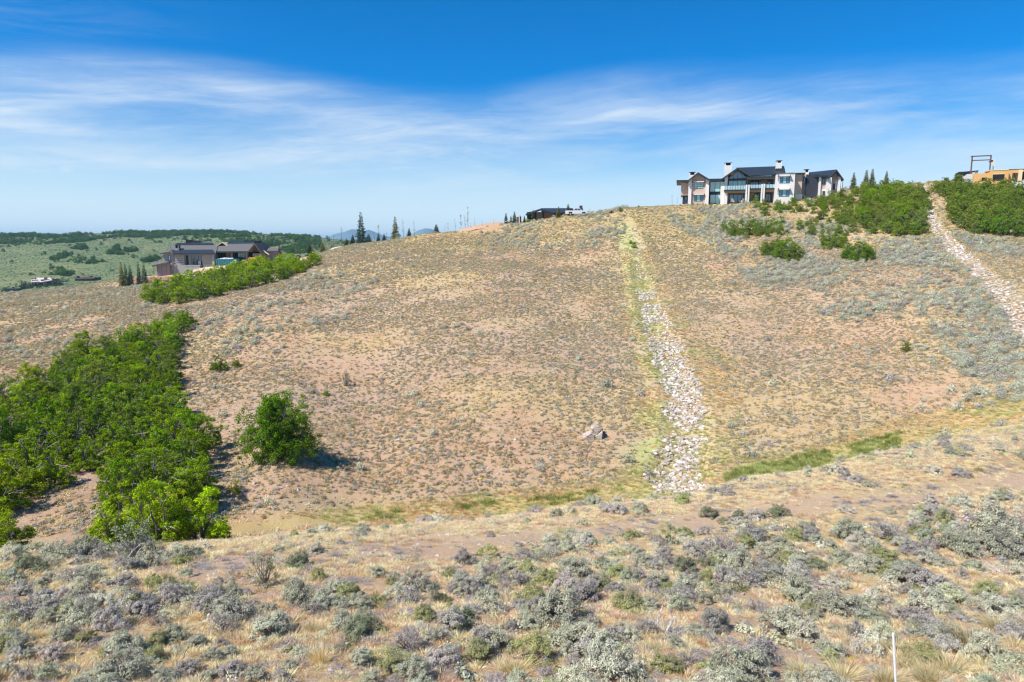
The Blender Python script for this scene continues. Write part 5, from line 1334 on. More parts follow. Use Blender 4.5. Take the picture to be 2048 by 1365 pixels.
def awning(h, x0, x1, y, d):
    """thin white sunshade bar with dark brackets and a ladder of imitated louver shadows at each end"""
    w_ = h.box('sunshade', x0, x1, y, y + 1.7, d - 0.75, 0.6, 'stucco')
    for xa in (x0 - 0.5, x1 - 1.0): h.box('bracket', xa, xa + 1.6, y - 0.6, y + 2.2, d - 0.8, 0.8, 'wood', w_)
    for sx in (x0 - 2.0, x1 + 0.4):
        for k in range(4): h.box('louver_shadow', sx, sx + 2.0, y + 2.9 + 2.6 * k, y + 3.4 + 2.6 * k, d - 0.12, 0.1, 'wood', w_)  # dark flat bars imitate the shadows the louvers cast on the wall

# ---- the white house on the hilltop
H = House('hilltop_house', 1520, 405, 185, 14, 'large white and beige two storey house with dark metal roofs standing on the hilltop')
B = H.box
# masses behind the facades
B('wall', 1362, 1377, 364, 391, 3.0, 9, 'beige'); B('wall', 1365, 1377, 391, 409, 3.6, 8, 'dstone', drop=3)
H.window(1369.5, 1374, 393.5, 400, 3.55, 1, ['glassb'])
B('flat_roof', 1353, 1378, 360.5, 364.4, 1.2, 12, 'fascia')
B('wall', 1379, 1414, 359.5, 409, 0.45, 11, 'beige', drop=3)
H.prism('wall', [(1380, 359.8), (1413.5, 359.8), (1396.2, 346.6)], 0.46, 10.9, 'beige')
B('pilaster', 1376.5, 1382.8, 359, 411, 0.0, 1.4, 'stucco', drop=3); B('pilaster', 1410.6, 1417.8, 358.6, 409, 0.0, 1.4, 'stucco', drop=3)
H.gable(1396.2, 344.8, 1373.8, 362.2, 1421.6, 360.2, -1.0, 12)
H.window(1388.2, 1406.4, 366.2, 377.8, 0.44, 3, ['glassc'], rows=3); H.window(1387.6, 1406.4, 390.4, 402.8, 0.44, 3, ['glassb', 'glassc', 'glassb'], rows=3)
awning(H, 1386, 1408.6, 363.0, 0.44); awning(H, 1386, 1408.6, 388.2, 0.44)
chimney(H, 1378.4, 1391.2, 344.3, 358, 4.5, 1.8, 0.38)
# glazed link
B('wall', 1418, 1450, 360, 408, 3.4, 8, 'fascia', drop=3)
H.window(1420, 1450, 363.6, 384.2, 3.3, 3, ['glassc']); H.window(1420, 1441, 389.4, 407.5, 3.3, 2, ['glassc'])
B('flat_roof', 1417, 1450, 357.6, 363.2, 2.2, 9, 'fascia'); B('pilaster', 1441.2, 1448.6, 372.6, 408, 1.2, 2.4, 'stucco', drop=3)
# main gable
B('wall', 1455, 1496, 361, 380, 2.6, 10, 'fascia'); B('wall', 1449.4, 1455.2, 352.5, 380, 0.4, 3.4, 'stucco'); B('pier', 1449.0, 1454.6, 384.6, 408, 0.4, 4.2, 'stucco', drop=3)
H.prism('wall', [(1454, 359.6), (1497.5, 356.8), (1475.3, 339.6)], 1.6, 1.2, 'soffit')
H.prism('gable_window', [(1457.5, 357.6), (1494, 356.0), (1475.8, 343.0)], 1.45, 0.1, 'glassb')
for xx, yt in ((1466.8, 350), (1475.6, 343.6), (1484.6, 349.5)): B('mullion', xx - 0.35, xx + 0.35, yt, 358, 1.36, 0.08, 'fascia')
B('beam', 1455, 1496, 358.0, 360.8, 1.2, 1.0, 'fascia')
H.window(1457, 1493, 360.9, 376, 2.5, 4, ['glassc'])
H.gable(1475.3, 335.4, 1443.8, 357.2, 1503.2, 352.6, -0.9, 12)
B('balcony_slab', 1448.6, 1492, 379.6, 382.4, -0.3, 4.5, 'fascia'); B('soffit', 1450, 1492, 382.4, 386.0, 0.0, 4.2, 'soffit')
r_ = B('railing', 1449.6, 1491.6, 371.8, 379.6, -0.22, 0.04, 'rail')
for k in range(9): B('post', 1449.6 + 5.2 * k, 1450.1 + 5.2 * k, 371.4, 379.6, -0.28, 0.05, 'fascia', r_)
B('wall', 1454, 1497, 386, 408, 4.2, 8, 'beige', drop=3); H.window(1458.6, 1491.2, 388.8, 406.6, 4.1, 4, ['glassb'], name='glass_door')
chimney(H, 1449.2, 1463.4, 325.6, 352, 6.0, 2.0, 0.22)
# main roof and porch
H.roof('main_roof', [(1490, 352.0, 1.0), (1571.5, 349.0, 1.0), (1567.8, 332.4, 9.0), (1473, 335.8, 9.0)], 'metal', seams=26)
H.roof('back_roof', [(1490, 352.0, 17.0), (1571.5, 349.0, 17.0), (1567.8, 332.5, 9.05), (1473, 335.9, 9.05)], 'metal')
B('porch_fascia', 1494, 1552, 353.4, 357.2, -0.8, 1.6, 'fascia'); B('porch_ceiling', 1494, 1552, 357.2, 358.2, -0.6, 6.0, 'soffit')
B('wall', 1497, 1568, 352.5, 379, 5.0, 9, 'beige'); B('wall', 1496, 1568, 379, 404, 5.0, 9, 'beige', drop=3)
H.window(1501, 1522, 359.6, 376, 4.9, 4, ['glassd', 'glassb']); H.window(1535.5, 1551, 361.5, 376, 4.9, 3, ['glassb'])
B('balcony_slab', 1498, 1551, 376.6, 379.6, -0.3, 5.2, 'fascia'); B('soffit', 1498, 1551, 379.6, 384.0, 0.0, 5.0, 'soffit')
r_ = B('railing', 1500, 1550.6, 369.6, 376.6, -0.22, 0.04, 'rail')
for k in range(10): B('post', 1500 + 5.5 * k, 1500.5 + 5.5 * k, 369.2, 376.6, -0.28, 0.05, 'fascia', r_)
H.window(1509, 1521.6, 387.2, 404, 4.9, 2, ['glassb'], name='glass_door'); H.window(1531, 1548.6, 386.8, 404, 4.9, 3, ['glassd', 'glassb', 'glassb'], name='glass_door')
for xa, t1, b1 in ((1491.0, 370, 407.5), (1495.6, 370, 407), (1522.0, 368.4, 405), (1526.2, 368.0, 405)): B('column', xa, xa + 3.1, t1, b1, -0.55, 0.8, 'stucco', drop=3)
B('post', 1494.0, 1496.2, 357.2, 370.2, -0.5, 0.4, 'fascia'); B('post', 1524.6, 1527.2, 357.2, 368.5, -0.5, 0.4, 'fascia')
B('dormer', 1552, 1568.5, 337.2, 347, 4.5, 5, 'dstone')
chimney(H, 1553, 1563.8, 321.2, 338, 4.6, 1.9, 0.26)
# white box bay
B('bay', 1550.9, 1588.9, 347.4, 405, -2.0, 8, 'stucco', drop=3); B('coping', 1550.4, 1589.4, 346.2, 347.5, -2.15, 8.3, 'fascia')
H.window(1559.2, 1579.8, 353.3, 366.8, -2.0, 3, ['glassb', 'glassc', 'glassb'], rows=3); H.window(1557.8, 1578.8, 380.0, 393.4, -2.0, 3, ['glassb', 'glassc', 'glassb'], rows=3)
awning(H, 1557.5, 1581, 350.6, -2.0); awning(H, 1557.0, 1580.4, 377.4, -2.0)
# right wing
B('wall', 1590, 1604, 348.5, 389, 0.6, 7, 'beige'); B('base', 1589.5, 1604, 389, 403, 0.5, 7.1, 'stucco', drop=3)
B('flat_roof', 1588.6, 1611, 345.8, 348.7, -0.4, 9, 'fascia')
B('wall', 1604, 1614, 349, 390, 2.6, 6, 'beige'); B('base', 1604, 1622, 390.2, 403, 2.5, 6, 'stucco', drop=3); H.window(1606.4, 1611.8, 355.4, 368.6, 2.5, 1, ['glassb'])
B('stone_tower', 1613.2, 1636.5, 349.2, 401, 0.9, 7, 'dstone', drop=3)
chimney(H, 1609.2, 1618, 338.8, 350, 3.0, 1.3, 0.42)
H.roof('wing_roof', [(1618, 352.0, 1.5), (1657.6, 356.6, -1.0), (1673.4, 339.4, 4.0), (1618, 345.0, 7.5)], 'metal', seams=14)
B('flat_roof', 1633, 1656, 350.6, 354.0, -0.6, 5, 'fascia'); B('pier', 1637.6, 1641.4, 354, 392, 0.0, 1.0, 'stucco', drop=3)
B('wall', 1641, 1652, 354, 378.6, 0.5, 6, 'beige'); B('base', 1641, 1653, 378.6, 394, 0.45, 6, 'stucco', drop=3)
H.window(1644.6, 1650.0, 357.0, 369.6, 0.42, 1, ['glassd']); H.window(1644.8, 1649.8, 382.6, 392, 0.38, 1, ['glassd'])
B('wall', 1652.6, 1662.6, 355.5, 391, -0.2, 6, 'stucco', drop=3)
H.prism('wall', [(1662, 357), (1681.8, 357), (1681.8, 388), (1662, 391)], 2.0, 7, 'beige'); H.prism('wall', [(1662, 357.0), (1682, 357.6), (1673.3, 343.0)], 2.1, 7, 'beige')
B('pier', 1675.8, 1681.2, 354, 381, 0.9, 1.2, 'stucco', drop=3); B('door', 1670.6, 1675.0, 361, 379, 1.9, 0.12, 'whitep'); B('garage_door', 1666, 1670.4, 367.6, 380, 1.9, 0.12, 'fascia')
H.gable(1673.4, 339.2, 1657.4, 356.6, 1687.6, 358.6, -0.2, 10, th=2.8)
B('downpipe', 1685.0, 1685.8, 360, 381, 1.2, 0.12, 'fascia')
# chairs: outlines of lounge furniture on terrace and balconies
def chair(px, py, d, lb, s=1.0, rz=0.4):
    a, z = H.p(px, py, d); t = mkobj('lounge_chair', None, None, lb, 'chair', 'white outdoor chairs at the hilltop house')
    c, s_ = math.cos(-H.phi), math.sin(-H.phi)
    t.location = (H.O[0] + a * c - d * s_, H.O[1] + a * s_ + d * c, H.O[2] + z); t.rotation_euler = (0, 0, rz); t.scale = (s,) * 3
    mb = MB(); mb.hexa([(-.4, -.45, .22), (.4, -.45, .22), (.4, .4, .14), (-.4, .4, .14)], [(-.4, -.45, .32), (.4, -.45, .32), (.4, .4, .24), (-.4, .4, .24)]); mb.obj('seat', M['whitep'], t)
    mb = MB(); mb.hexa([(-.38, .3, .24), (.38, .3, .24), (.38, .42, .24), (-.38, .42, .24)], [(-.32, .72, 1.05), (.32, .72, 1.05), (.32, .8, 1.05), (-.32, .8, 1.05)]); mb.obj('backrest', M['whitep'], t)
    for sx in (-.45, .4):
        mb = MB(); mb.box(sx, sx + .07, -.45, .35, .5, .56); mb.obj('armrest', M['whitep'], t)
        for sy in (-.42, .3):
            mb = MB(); mb.box(sx, sx + .07, sy, sy + .08, 0, .5); mb.obj('leg', M['whitep'], t)
for a in [(1465, 405.6, 1.6, 'white slatted chair on the terrace, nearer the tall white pier', 1.0, 2.6), (1483, 405.2, 1.6, 'white slatted chair on the terrace, nearer the paired columns', 1.0, 3.6),
          (1456, 379.5, 1.4, 'white chair on the gabled balcony, nearest its solid side wall', 0.9, 0.3), (1470, 379.5, 1.4, 'white lounge chair in the middle of the gabled balcony', 0.9, 0.0), (1483, 379.5, 1.4, 'white chair on the gabled balcony nearest the columns', 0.9, 2.9),
          (1504, 376.4, 1.4, 'white seat on the covered balcony behind the dark post', 0.9, 0.5), (1513, 376.4, 1.4, 'white seat in the middle of the covered balcony', 0.9, -0.5)]: chair(a[0], a[1], a[2], a[3], a[4], a[5])
# small plantings and boulders at its foot
for i, px in enumerate((1386, 1395.5, 1406, 1412, 1424, 1434, 1550, 1568, 1586, 1592, 1601)):
    x, y = pos(px, H.O[1] * 1.0 + (1520 - px) * 0.033 - 1.8)
    tree('young_shrub', (CSAGE[i % 6],), x, y, 0.7, i, say('little shrub at the house wall', x, y, ['the white hilltop house', 'the second rock chute', 'the first rock chute']), 'shrub', 'little shrubs planted along the hilltop house', (0.18, 0.22, 0.07), parts=('foliage',), zsc=2.2)
for i, (px, py, w_, lb) in enumerate([(1357, 412, 10, 'flat pale boulder at the outer corner of the hilltop house'), (1366, 411.5, 7, 'small pale boulder beside the flat one at the hilltop house'), (1373.5, 410.5, 5, 'smallest pale boulder touching the white pilaster'),
                              (1617, 399, 10, 'pale boulder before the dark stone tower'), (1630, 395, 9, 'whitish boulder among oaks below the stone tower'), (1660, 389, 12, 'pale retaining boulder by the gabled wing'), (1668, 386, 10, 'pale boulder under the garage door'), (1276, 415, 5, 'small pale rock on the skyline'),
                              (1276, 818, 8, 'single white rock lying beside the first chute'), (1252, 868, 10, 'flat grey rock in the grass beside the first chute'), (470, 1000, 12, 'pale rock at the gully edge under the thicket'), (462, 1006, 9, 'smaller pale rock at the gully edge'), (476, 1014, 8, 'low pale rock beside the dry gully'),
                              (797, 882, 14, 'flat pale rock on the open dry slope'), (1030, 880, 10, 'little pale rock pair stone on the open slope'), (1092, 1319, 26, 'low grey rock beside the knot of grey wood'), (1979, 1316, 14, 'grey rock in straw grass beyond the stake'), (1742, 1347, 12, 'grey stone near the foot of the white stake'), (1918, 1285, 10, 'small flat grey stone in dry grass on the ridge')]):
    x, y, z = hit(px, py); s = w_ / FOC * y
    mkobj('boulder', ROCKS[i % 10], None, lb, 'boulder', None, loc=(x, y, z + s * 0.12), rot=(0.1, 0.2, i), scale=(s, s * 0.9, s * 0.7), tint=(0.62, 0.58, 0.54))

# ---- the timber and stone house by the oaks
G = House('timber_house', 420, 548, 214, -4, 'low grey stone and weathered timber house with shingle roofs behind the oak band')
B = G.box
B('wing', 314, 345, 527, 556, -2.0, 7, 'gwood', drop=2)
for k in range(9): B('board', 315.0 + 2.9 * k, 315.5 + 2.9 * k, 528.5, 555, -2.06, 0.06, 'gwood' if k % 3 else 'wood')
G.roof('lean_roof', [(303.5, 531.5, -3.2), (337, 524.0, -3.2), (337, 520.0, 5.0), (306, 526.0, 5.0)], 'shingle', th=0.5)
B('door', 340.2, 344.2, 531, 555, -2.15, 0.15, 'wood', drop=1)
B('wall', 327, 352, 505.5, 527, -0.5, 7, 'gwood'); G.window(337.2, 341.2, 511.8, 521, -0.55, 1, ['glassc'])
G.roof('upper_lean_roof', [(319, 507, -1.5), (340, 503.4, -1.5), (340, 500.2, 6.0), (322, 502.8, 6.0)], 'shingle', th=0.4)
B('wall', 345, 352, 529, 556, -1.4, 3, 'stone', drop=2)
B('stone_wall', 351.6, 369, 508.5, 556, -1.2, 9, 'stone', drop=2)
for k in range(5): B('board', 352.5, 368.5, 510 + 3.8 * k, 510.5 + 3.8 * k, -1.25, 0.05, 'fascia')
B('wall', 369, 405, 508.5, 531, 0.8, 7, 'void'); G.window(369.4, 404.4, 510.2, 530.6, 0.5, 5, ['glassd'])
B('retaining_wall', 369, 400, 531.4, 552, -1.6, 3, 'stone', drop=2); B('coping', 368.6, 400.4, 530.8, 531.6, -1.7, 3.2, 'concrete')
B('stone_wall', 404.4, 424, 508.5, 532, -0.6, 7, 'stone'); B('pier', 424, 428.6, 508.5, 533, -1.6, 1.2, 'stone')
for k in range(5): B('board', 405, 423.4, 510.5 + 4 * k, 511 + 4 * k, -0.66, 0.06, 'fascia')
B('panel', 396.5, 402, 523, 531.5, -0.2, 0.3, 'concrete')
G.roof('main_roof', [(344.5, 508.4, -2.4), (431, 507.6, -2.4), (437, 488.4, 6.5), (339.5, 488.8, 6.5)], 'shingle', th=0.45)
G.roof('metal_roof', [(345.2, 507.4, -2.45), (430, 506.6, -2.45), (425, 499.6, 1.0), (342.6, 500.2, 1.0)], 'metal', th=0.12, seams=30)
G.roof('ridge_roof', [(352, 490.0, 5.4), (427, 489.4, 5.4), (425, 485.4, 8.5), (356, 486.2, 8.5)], 'metal', th=0.2, seams=26)
G.roof('back_roof', [(344, 505, 16), (437, 505, 16), (437, 488.4, 6.6), (339.5, 488.8, 6.6)], 'shingle', th=0.45)
chimney(G, 349.4, 357.2, 489.6, 504.5, 0.5, 1.6, 0.45, 'stone', 'fascia')
B('vent_box', 371.6, 381.2, 480, 487, 9, 2.4, 'void'); B('vent_box', 381.8, 398.4, 481.6, 487, 9, 2.0, 'fascia')
G.roof('east_roof', [(434, 502.6, -1.4), (497, 502.6, -1.4), (508.6, 487.8, 5.5), (438, 488.6, 5.5)], 'shingle', th=0.45)
G.roof('upper_roof', [(441, 489.8, 4.8), (508, 489.6, 4.8), (508, 483.4, 9.5), (446, 484.0, 9.5)], 'metal', th=0.25, seams=22)
B('vent_box', 488.8, 520, 481.6, 487.6, 10.0, 2.0, 'void')
G.gable(508.6, 486.6, 496.0, 502.4, 521.2, 503.6, -1.6, 12, th=2.4, mat='shingle')
G.gable(444, 484.4, 433.2, 491.6, 454.4, 491.8, 3.4, 8, th=1.6, mat='lumber')
G.prism('gable_vent', [(435.5, 491.8), (452.5, 491.8), (444, 486.2)], 4.0, 1, 'void')
G.prism('gable_wall', [(498.5, 503.5), (520, 503.8), (508.6, 489.6)], 3.0, 0.5, 'wood')
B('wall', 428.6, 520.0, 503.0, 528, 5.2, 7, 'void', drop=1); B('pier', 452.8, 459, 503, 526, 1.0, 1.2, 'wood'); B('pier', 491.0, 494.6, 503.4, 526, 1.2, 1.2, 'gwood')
B('beam', 434, 497, 503.0, 505.0, -0.6, 0.7, 'wood'); G.window(475.9, 490.6, 505.6, 524, 4.6, 3, ['glassg'], name='glass_door'); G.window(459.5, 473, 506, 524, 4.6, 3, ['glassd'])
B('wall', 505.8, 519.0, 507.5, 527, 2.2, 5, 'stone'); B('wall', 518.0, 526, 506, 528, 4, 6, 'gwood')
G.roof('low_roof', [(521.0, 502.4, 5.0), (560, 501.6, 5.0), (556, 496.2, 10.0), (519.5, 496.0, 10.0)], 'shingle', th=0.4)
B('wall', 526, 556, 501.6, 514, 6.5, 6, 'gwood', drop=2); G.roof('rake_board', [(519.6, 498.6, 2.0), (538, 510.4, 2.0), (538.6, 508.8, 2.4), (521.2, 496.2, 2.4)], 'lumber', th=0.2)
# pale excavated pad in front
LM['the timber house'] = (G.O[0], G.O[1])
def earth(name, pts, d, th, mat, lb, hs, seed=1):
    """rough bank of soil following image points, built at depth d with its own body"""
    P3 = [hs.p(a, b, d) for a, b in pts]; r = np.random.default_rng(seed); mb = MB(); rows = []
    for k, (dd, dz) in enumerate([(-2.2, -3.0), (-1.2, -1.2), (-0.4, -0.15), (0.6, 0.1), (th * 0.6, 0.1), (th, -0.1), (th + 2, -1.8)]):
        xs = np.interp(np.linspace(0, 1, 60), np.linspace(0, 1, len(P3)), [p[0] for p in P3]); zs = np.interp(np.linspace(0, 1, 60), np.linspace(0, 1, len(P3)), [p[1] for p in P3])
        rows.append(np.stack([xs + r.normal(0, 0.05, 60), np.full(60, d + dd) + r.normal(0, 0.12, 60), zs + dz + (fbm(xs + k * 7.0, xs * 0 + k, 1.2, seed, 3) - 0.5) * 0.7], 1))
    V = np.concatenate(rows); i = np.arange(len(rows) * 60).reshape(len(rows), 60)
    mb.mesh(V, np.stack([i[:-1, :-1], i[:-1, 1:], i[1:, 1:], i[1:, :-1]], -1).reshape(-1, 4))
    return mb.obj(name, M[mat], loc=tuple(hs.O), rot=(0, 0, -hs.phi), kind='structure')
earth('earth_bank', [(386, 541), (400, 536.5), (420, 534.5), (440, 533), (470, 531.5), (500, 529), (530, 526)], -5.0, 5, 'pale', '', G, 3)
M['redsoil'] = plain('red_brown_soil', (0.36, 0.19, 0.12), 0.95, nscale=2.5, namp=0.2, bump=0.7)
earth('earth_bank', [(262, 558), (300, 558.5), (330, 557.5), (345, 557)], -12.0, 6, 'redsoil', '', G, 4)
M['ochre'] = plain('ochre_soil', (0.50, 0.33, 0.21), 0.95, nscale=2.5, namp=0.2, bump=0.7)
# dumpster
def gobj(name, hs, px, py, d, lb, cat, rz=0.0, group=None):
    a, z = hs.p(px, py, d); c, s_ = math.cos(-hs.phi), math.sin(-hs.phi)
    return mkobj(name, None, None, lb, cat, group, loc=(hs.O[0] + a * c - d * s_, hs.O[1] + a * s_ + d * c, hs.O[2] + z), rot=(0, 0, -hs.phi + rz))
t = gobj('dumpster', G, 456, 532, -3.0, 'teal green open dumpster heaped with debris in front of the timber house', 'dumpster')
mb = MB(); mb.hexa([(-3.0, -1.1, .15), (3.1, -1.1, .15), (3.1, 1.1, .15), (-3.0, 1.1, .15)], [(-3.25, -1.2, 2.0), (3.2, -1.2, 2.0), (3.2, 1.2, 2.0), (-3.25, 1.2, 2.0)]); mb.obj('body', M['teal'], t)
mb = MB(); mb.box(-3.3, 3.25, -1.28, -1.15, 1.95, 2.1); mb.box(-3.3, 3.25, 1.15, 1.28, 1.95, 2.1); mb.box(-3.35, -3.2, -1.1, 1.1, 1.95, 2.1); mb.box(3.15, 3.3, -1.1, 1.1, 1.95, 2.1); mb.obj('rim', M['teal'], t)
for k in range(9):
    mb = MB(); xx = -2.9 + 0.72 * k; mb.box(xx, xx + .1, -1.27, -1.1, .2, 1.95); mb.obj('rib', M['teal'], t)
r = np.random.default_rng(5); mb = MB()
for k in range(26):
    c_ = np.array([r.uniform(-2.8, 2.2), r.uniform(-.9, .9), r.uniform(1.9, 2.35)]); a_, b_, e_ = r.uniform(.15, .7), r.uniform(.1, .5), r.uniform(.04, .22)
    mb.box(c_[0] - a_, c_[0] + a_, c_[1] - b_, c_[1] + b_, c_[2] - e_, c_[2] + e_)
mb.obj('debris', M['whitep'], t, kind='stuff')
for i, (px, py, w_, h_, lb) in enumerate([(464, 530.5, .9, .8, 'white carton in front of the dumpster, the widest of three'), (459, 532, .5, .5, 'small low white carton in front of the dumpster'), (471, 530.5, .55, 1.5, 'tall narrow white box standing at the dumpster corner')]):
    t = gobj('carton', G, px, py, -4.6, lb, 'box'); mb = MB(); mb.box(-w_ / 2, w_ / 2, -.3, .3, -0.3, h_); mb.obj('body', M['whitep'], t)
    mb = MB(); mb.box(-w_ / 2 - .03, w_ / 2 + .03, -.33, .33, h_, h_ + .06); mb.obj('lid', M['concrete'], t)
t = gobj('cabinet', G, 490.6, 530, -3.6, 'cream utility cabinet between the dumpster and the yellow van', 'cabinet'); mb = MB(); mb.box(-.62, .62, -.4, .4, -.5, 1.4); mb.obj('body', M['pale'], t); mb = MB(); mb.box(-.66, .66, -.44, .44, 1.4, 1.48); mb.obj('top', M['whitep'], t)

def wheel(t, x, y, z, r_, w_):
    mb = MB(); mb.tube([(x, y - w_ / 2, z), (x, y + w_ / 2, z)], r_, 16); b = mb.n - 32
    mb.poly.append([b + i for i in range(16)]); mb.poly.append([b + 16 + i for i in range(16)])
    o = mb.obj('wheel', M['black'], t)
    m2 = MB(); m2.tube([(x, y - w_ / 2 - .02, z), (x, y + w_ / 2 + .02, z)], r_ * .55, 10); b = m2.n - 20
    m2.poly.append([b + i for i in range(10)]); m2.poly.append([b + 10 + i for i in range(10)]); m2.obj('rim', M['concrete'], o)
# yellow van: long body, row of dark side windows, nose to the left
t = gobj('yellow_van', G, 512, 529.5, -3.4, 'bright yellow van half hidden by the oaks beside the timber house', 'van')
mb = MB(); mb.prism([(-2.55, .35), (2.6, .35), (2.6, 1.9), (2.45, 2.15), (-1.75, 2.15), (-2.3, 1.35), (-2.55, 1.2)], -0.95, 0.95); mb.obj('body', M['yellow'], t)
for x0, x1 in ((-1.9, -1.25), (-1.05, -.25), (-.05, .85), (1.05, 1.95)):
    mb = MB(); mb.hexa([(x0 - .1, -.965, 1.35), (x1, -.965, 1.35), (x1, -.94, 1.35), (x0 - .1, -.94, 1.35)], [(x0 + .12, -.965, 1.88), (x1, -.965, 1.88), (x1, -.94, 1.88), (x0 + .12, -.94, 1.88)]); mb.obj('side_window', M['glassd'], t)
for x0 in (-1.7, 1.6):
    for yy in (-.86, .86): wheel(t, x0, yy, .36, .36, .24)

# ---- the small lodge, the pickup and the toilet on the brow
Q = House('small_lodge', 1110, 436, 212, 3, 'small dark timber lodge with a blue metal roof and brick chimney on the brow')
B = Q.box
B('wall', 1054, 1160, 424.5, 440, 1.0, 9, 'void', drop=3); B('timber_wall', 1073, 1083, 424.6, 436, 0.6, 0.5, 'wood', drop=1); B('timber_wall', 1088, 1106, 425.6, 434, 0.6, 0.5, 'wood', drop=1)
Q.roof('metal_roof', [(1083, 424.0, 0.4), (1145, 426.0, 0.4), (1144, 416.8, 7), (1081.8, 416.8, 7)], 'metal', th=0.3, seams=18)
Q.roof('dark_roof', [(1051, 429.4, -0.6), (1083, 418.4, -0.6), (1083, 417.0, 7), (1054, 426.0, 7)], 'fascia', th=0.4)
Q.roof('dark_roof', [(1083, 418.6, -0.7), (1108, 426.0, -0.7), (1108, 424.4, 3), (1083, 417.0, 3)], 'fascia', th=0.5)
B('post', 1083.0, 1085.4, 420, 436, -0.3, 0.4, 'fascia', drop=1)
B('flat_roof', 1143, 1166, 417.2, 421.0, 1.0, 7, 'fascia'); B('wall', 1146, 1164, 421, 438, 2.0, 6, 'wood', drop=2); B('low_roof', 1166, 1178, 422.4, 424.4, 3.0, 5, 'metal'); B('wall', 1167, 1176, 424.4, 438, 3.5, 4, 'void', drop=2)
c = B('chimney', 1159.2, 1165, 412.2, 419, 3.0, 1.2, 'rust'); B('cap', 1158.9, 1165.3, 411.7, 412.3, 2.9, 1.4, 'fascia', c)
def ontop(px, Yd): x, y = pos(px, Yd); return x, y, float(height([x], [y])[0])
x, y, z = ontop(1153, 192)
t = mkobj('pickup_truck', None, None, 'white crew cab pickup truck parked on the brow beside the small lodge', 'pickup truck', None, loc=(x, y, z + 0.0), rot=(0, 0, 0.06))
mb = MB(); mb.prism([(-2.95, .45), (2.9, .45), (3.0, .75), (2.95, 1.1), (2.75, 1.22), (1.45, 1.3), (.75, 1.32), (-.95, 1.32), (-2.95, 1.3)], -1.0, 1.0); mb.obj('body', M['whitep'], t)
mb = MB(); mb.prism([(-.95, 1.3), (1.5, 1.3), (.75, 1.92), (.45, 1.96), (-.75, 1.95), (-.92, 1.85)], -.85, .85); mb.obj('cab', M['whitep'], t)
for pts in ([(-.72, 1.38), (.15, 1.38), (.15, 1.84), (-.68, 1.84)], [(.25, 1.38), (1.2, 1.38), (.66, 1.84), (.25, 1.84)]):
    mb = MB(); mb.prism(pts, -.87, -.84); mb.obj('side_window', M['glassd'], t)
mb = MB(); mb.box(-2.8, -1.05, -.85, .85, 1.3, 1.85); mb.obj('bed_load', M['fascia'], t)
mb = MB(); mb.box(2.93, 3.02, -.9, .9, .5, .72); mb.obj('bumper', M['concrete'], t)
for yy in (-.8, .62):
    mb = MB(); mb.box(2.86, 2.99, yy, yy + .2, .9, 1.06); mb.obj('headlight', M['rail'], t)
mb = MB(); mb.box(-2.3, -1.35, -1.01, -.9, .6, .95)
mb.obj('wheel_arch', M['black'], t); mb = MB(); mb.box(1.4, 2.35, -1.01, -.9, .6, .95); mb.obj('wheel_arch', M['black'], t)
for x0 in (-1.85, 1.88):
    for yy in (-.9, .9): wheel(t, x0, yy, .4, .4, .28)
x, y, z = ontop(1037.3, 196)
t = mkobj('portable_toilet', None, None, 'white and brown portable toilet standing among junipers on the brow', 'portable toilet', None, loc=(x, y, z - 0.1), rot=(0, 0, -0.5))
mb = MB(); mb.box(-.55, .55, -.55, .55, 0, 2.05); mb.obj('cabin', M['whitep'], t)
mb = MB(); mb.prism([(-.6, 2.05), (.6, 2.05), (.45, 2.22), (-.45, 2.22)], -.6, .6); mb.obj('roof', M['concrete'], t)
mb = MB(); mb.box(-.38, .38, -.58, -.55, .15, 1.9); mb.obj('door', M['rust'], t); mb = MB(); mb.box(.555, .575, -.5, .5, .1, 1.95); mb.obj('side_panel', M['rust'], t)
# pale slab edge, built as a curved tube, and track edge beyond the crest
for pts, lb in (([(1003, 449), (1010, 444), (1018, 441), (1026, 440.5)], 'long pale bent slab edge lying on bare soil near the portable toilet'),):
    V = []
    for a, b in pts: x, y = pos(a, 192); V.append((x, y, ray(a, b)[1] * y))
    mb = MB(); mb.tube(V, 0.08, 8); mb.obj('slab_edge', M['concrete'], label=lb, cat='slab edge')
for i, (pts, Yd, mt) in enumerate((([(655, 501), (668, 496), (682, 493), (692, 494)], 203, 'pale'), ([(905, 465), (925, 458), (950, 451), (975, 447), (1000, 445.5), (1008, 447)], 199, 'ochre'))):
    rows = []
    for k, (dy, dz) in enumerate([(-6, -1.4), (-3, -.5), (-1, -.05), (0.5, 0), (3, -.3), (6, -2)]):
        for a, b in pts:
            x, y = pos(a, Yd); rows.append((x + rng.normal(0, .1), Yd + dy, ray(a, b)[1] * Yd + dz + rng.normal(0, .08)))
    n_ = len(pts); i_ = np.arange(len(rows)).reshape(-1, n_); mb = MB()
    mb.mesh(rows, np.stack([i_[:-1, :-1], i_[:-1, 1:], i_[1:, 1:], i_[1:, :-1]], -1).reshape(-1, 4)); mb.obj('earth_bank', M[mt], kind='structure')

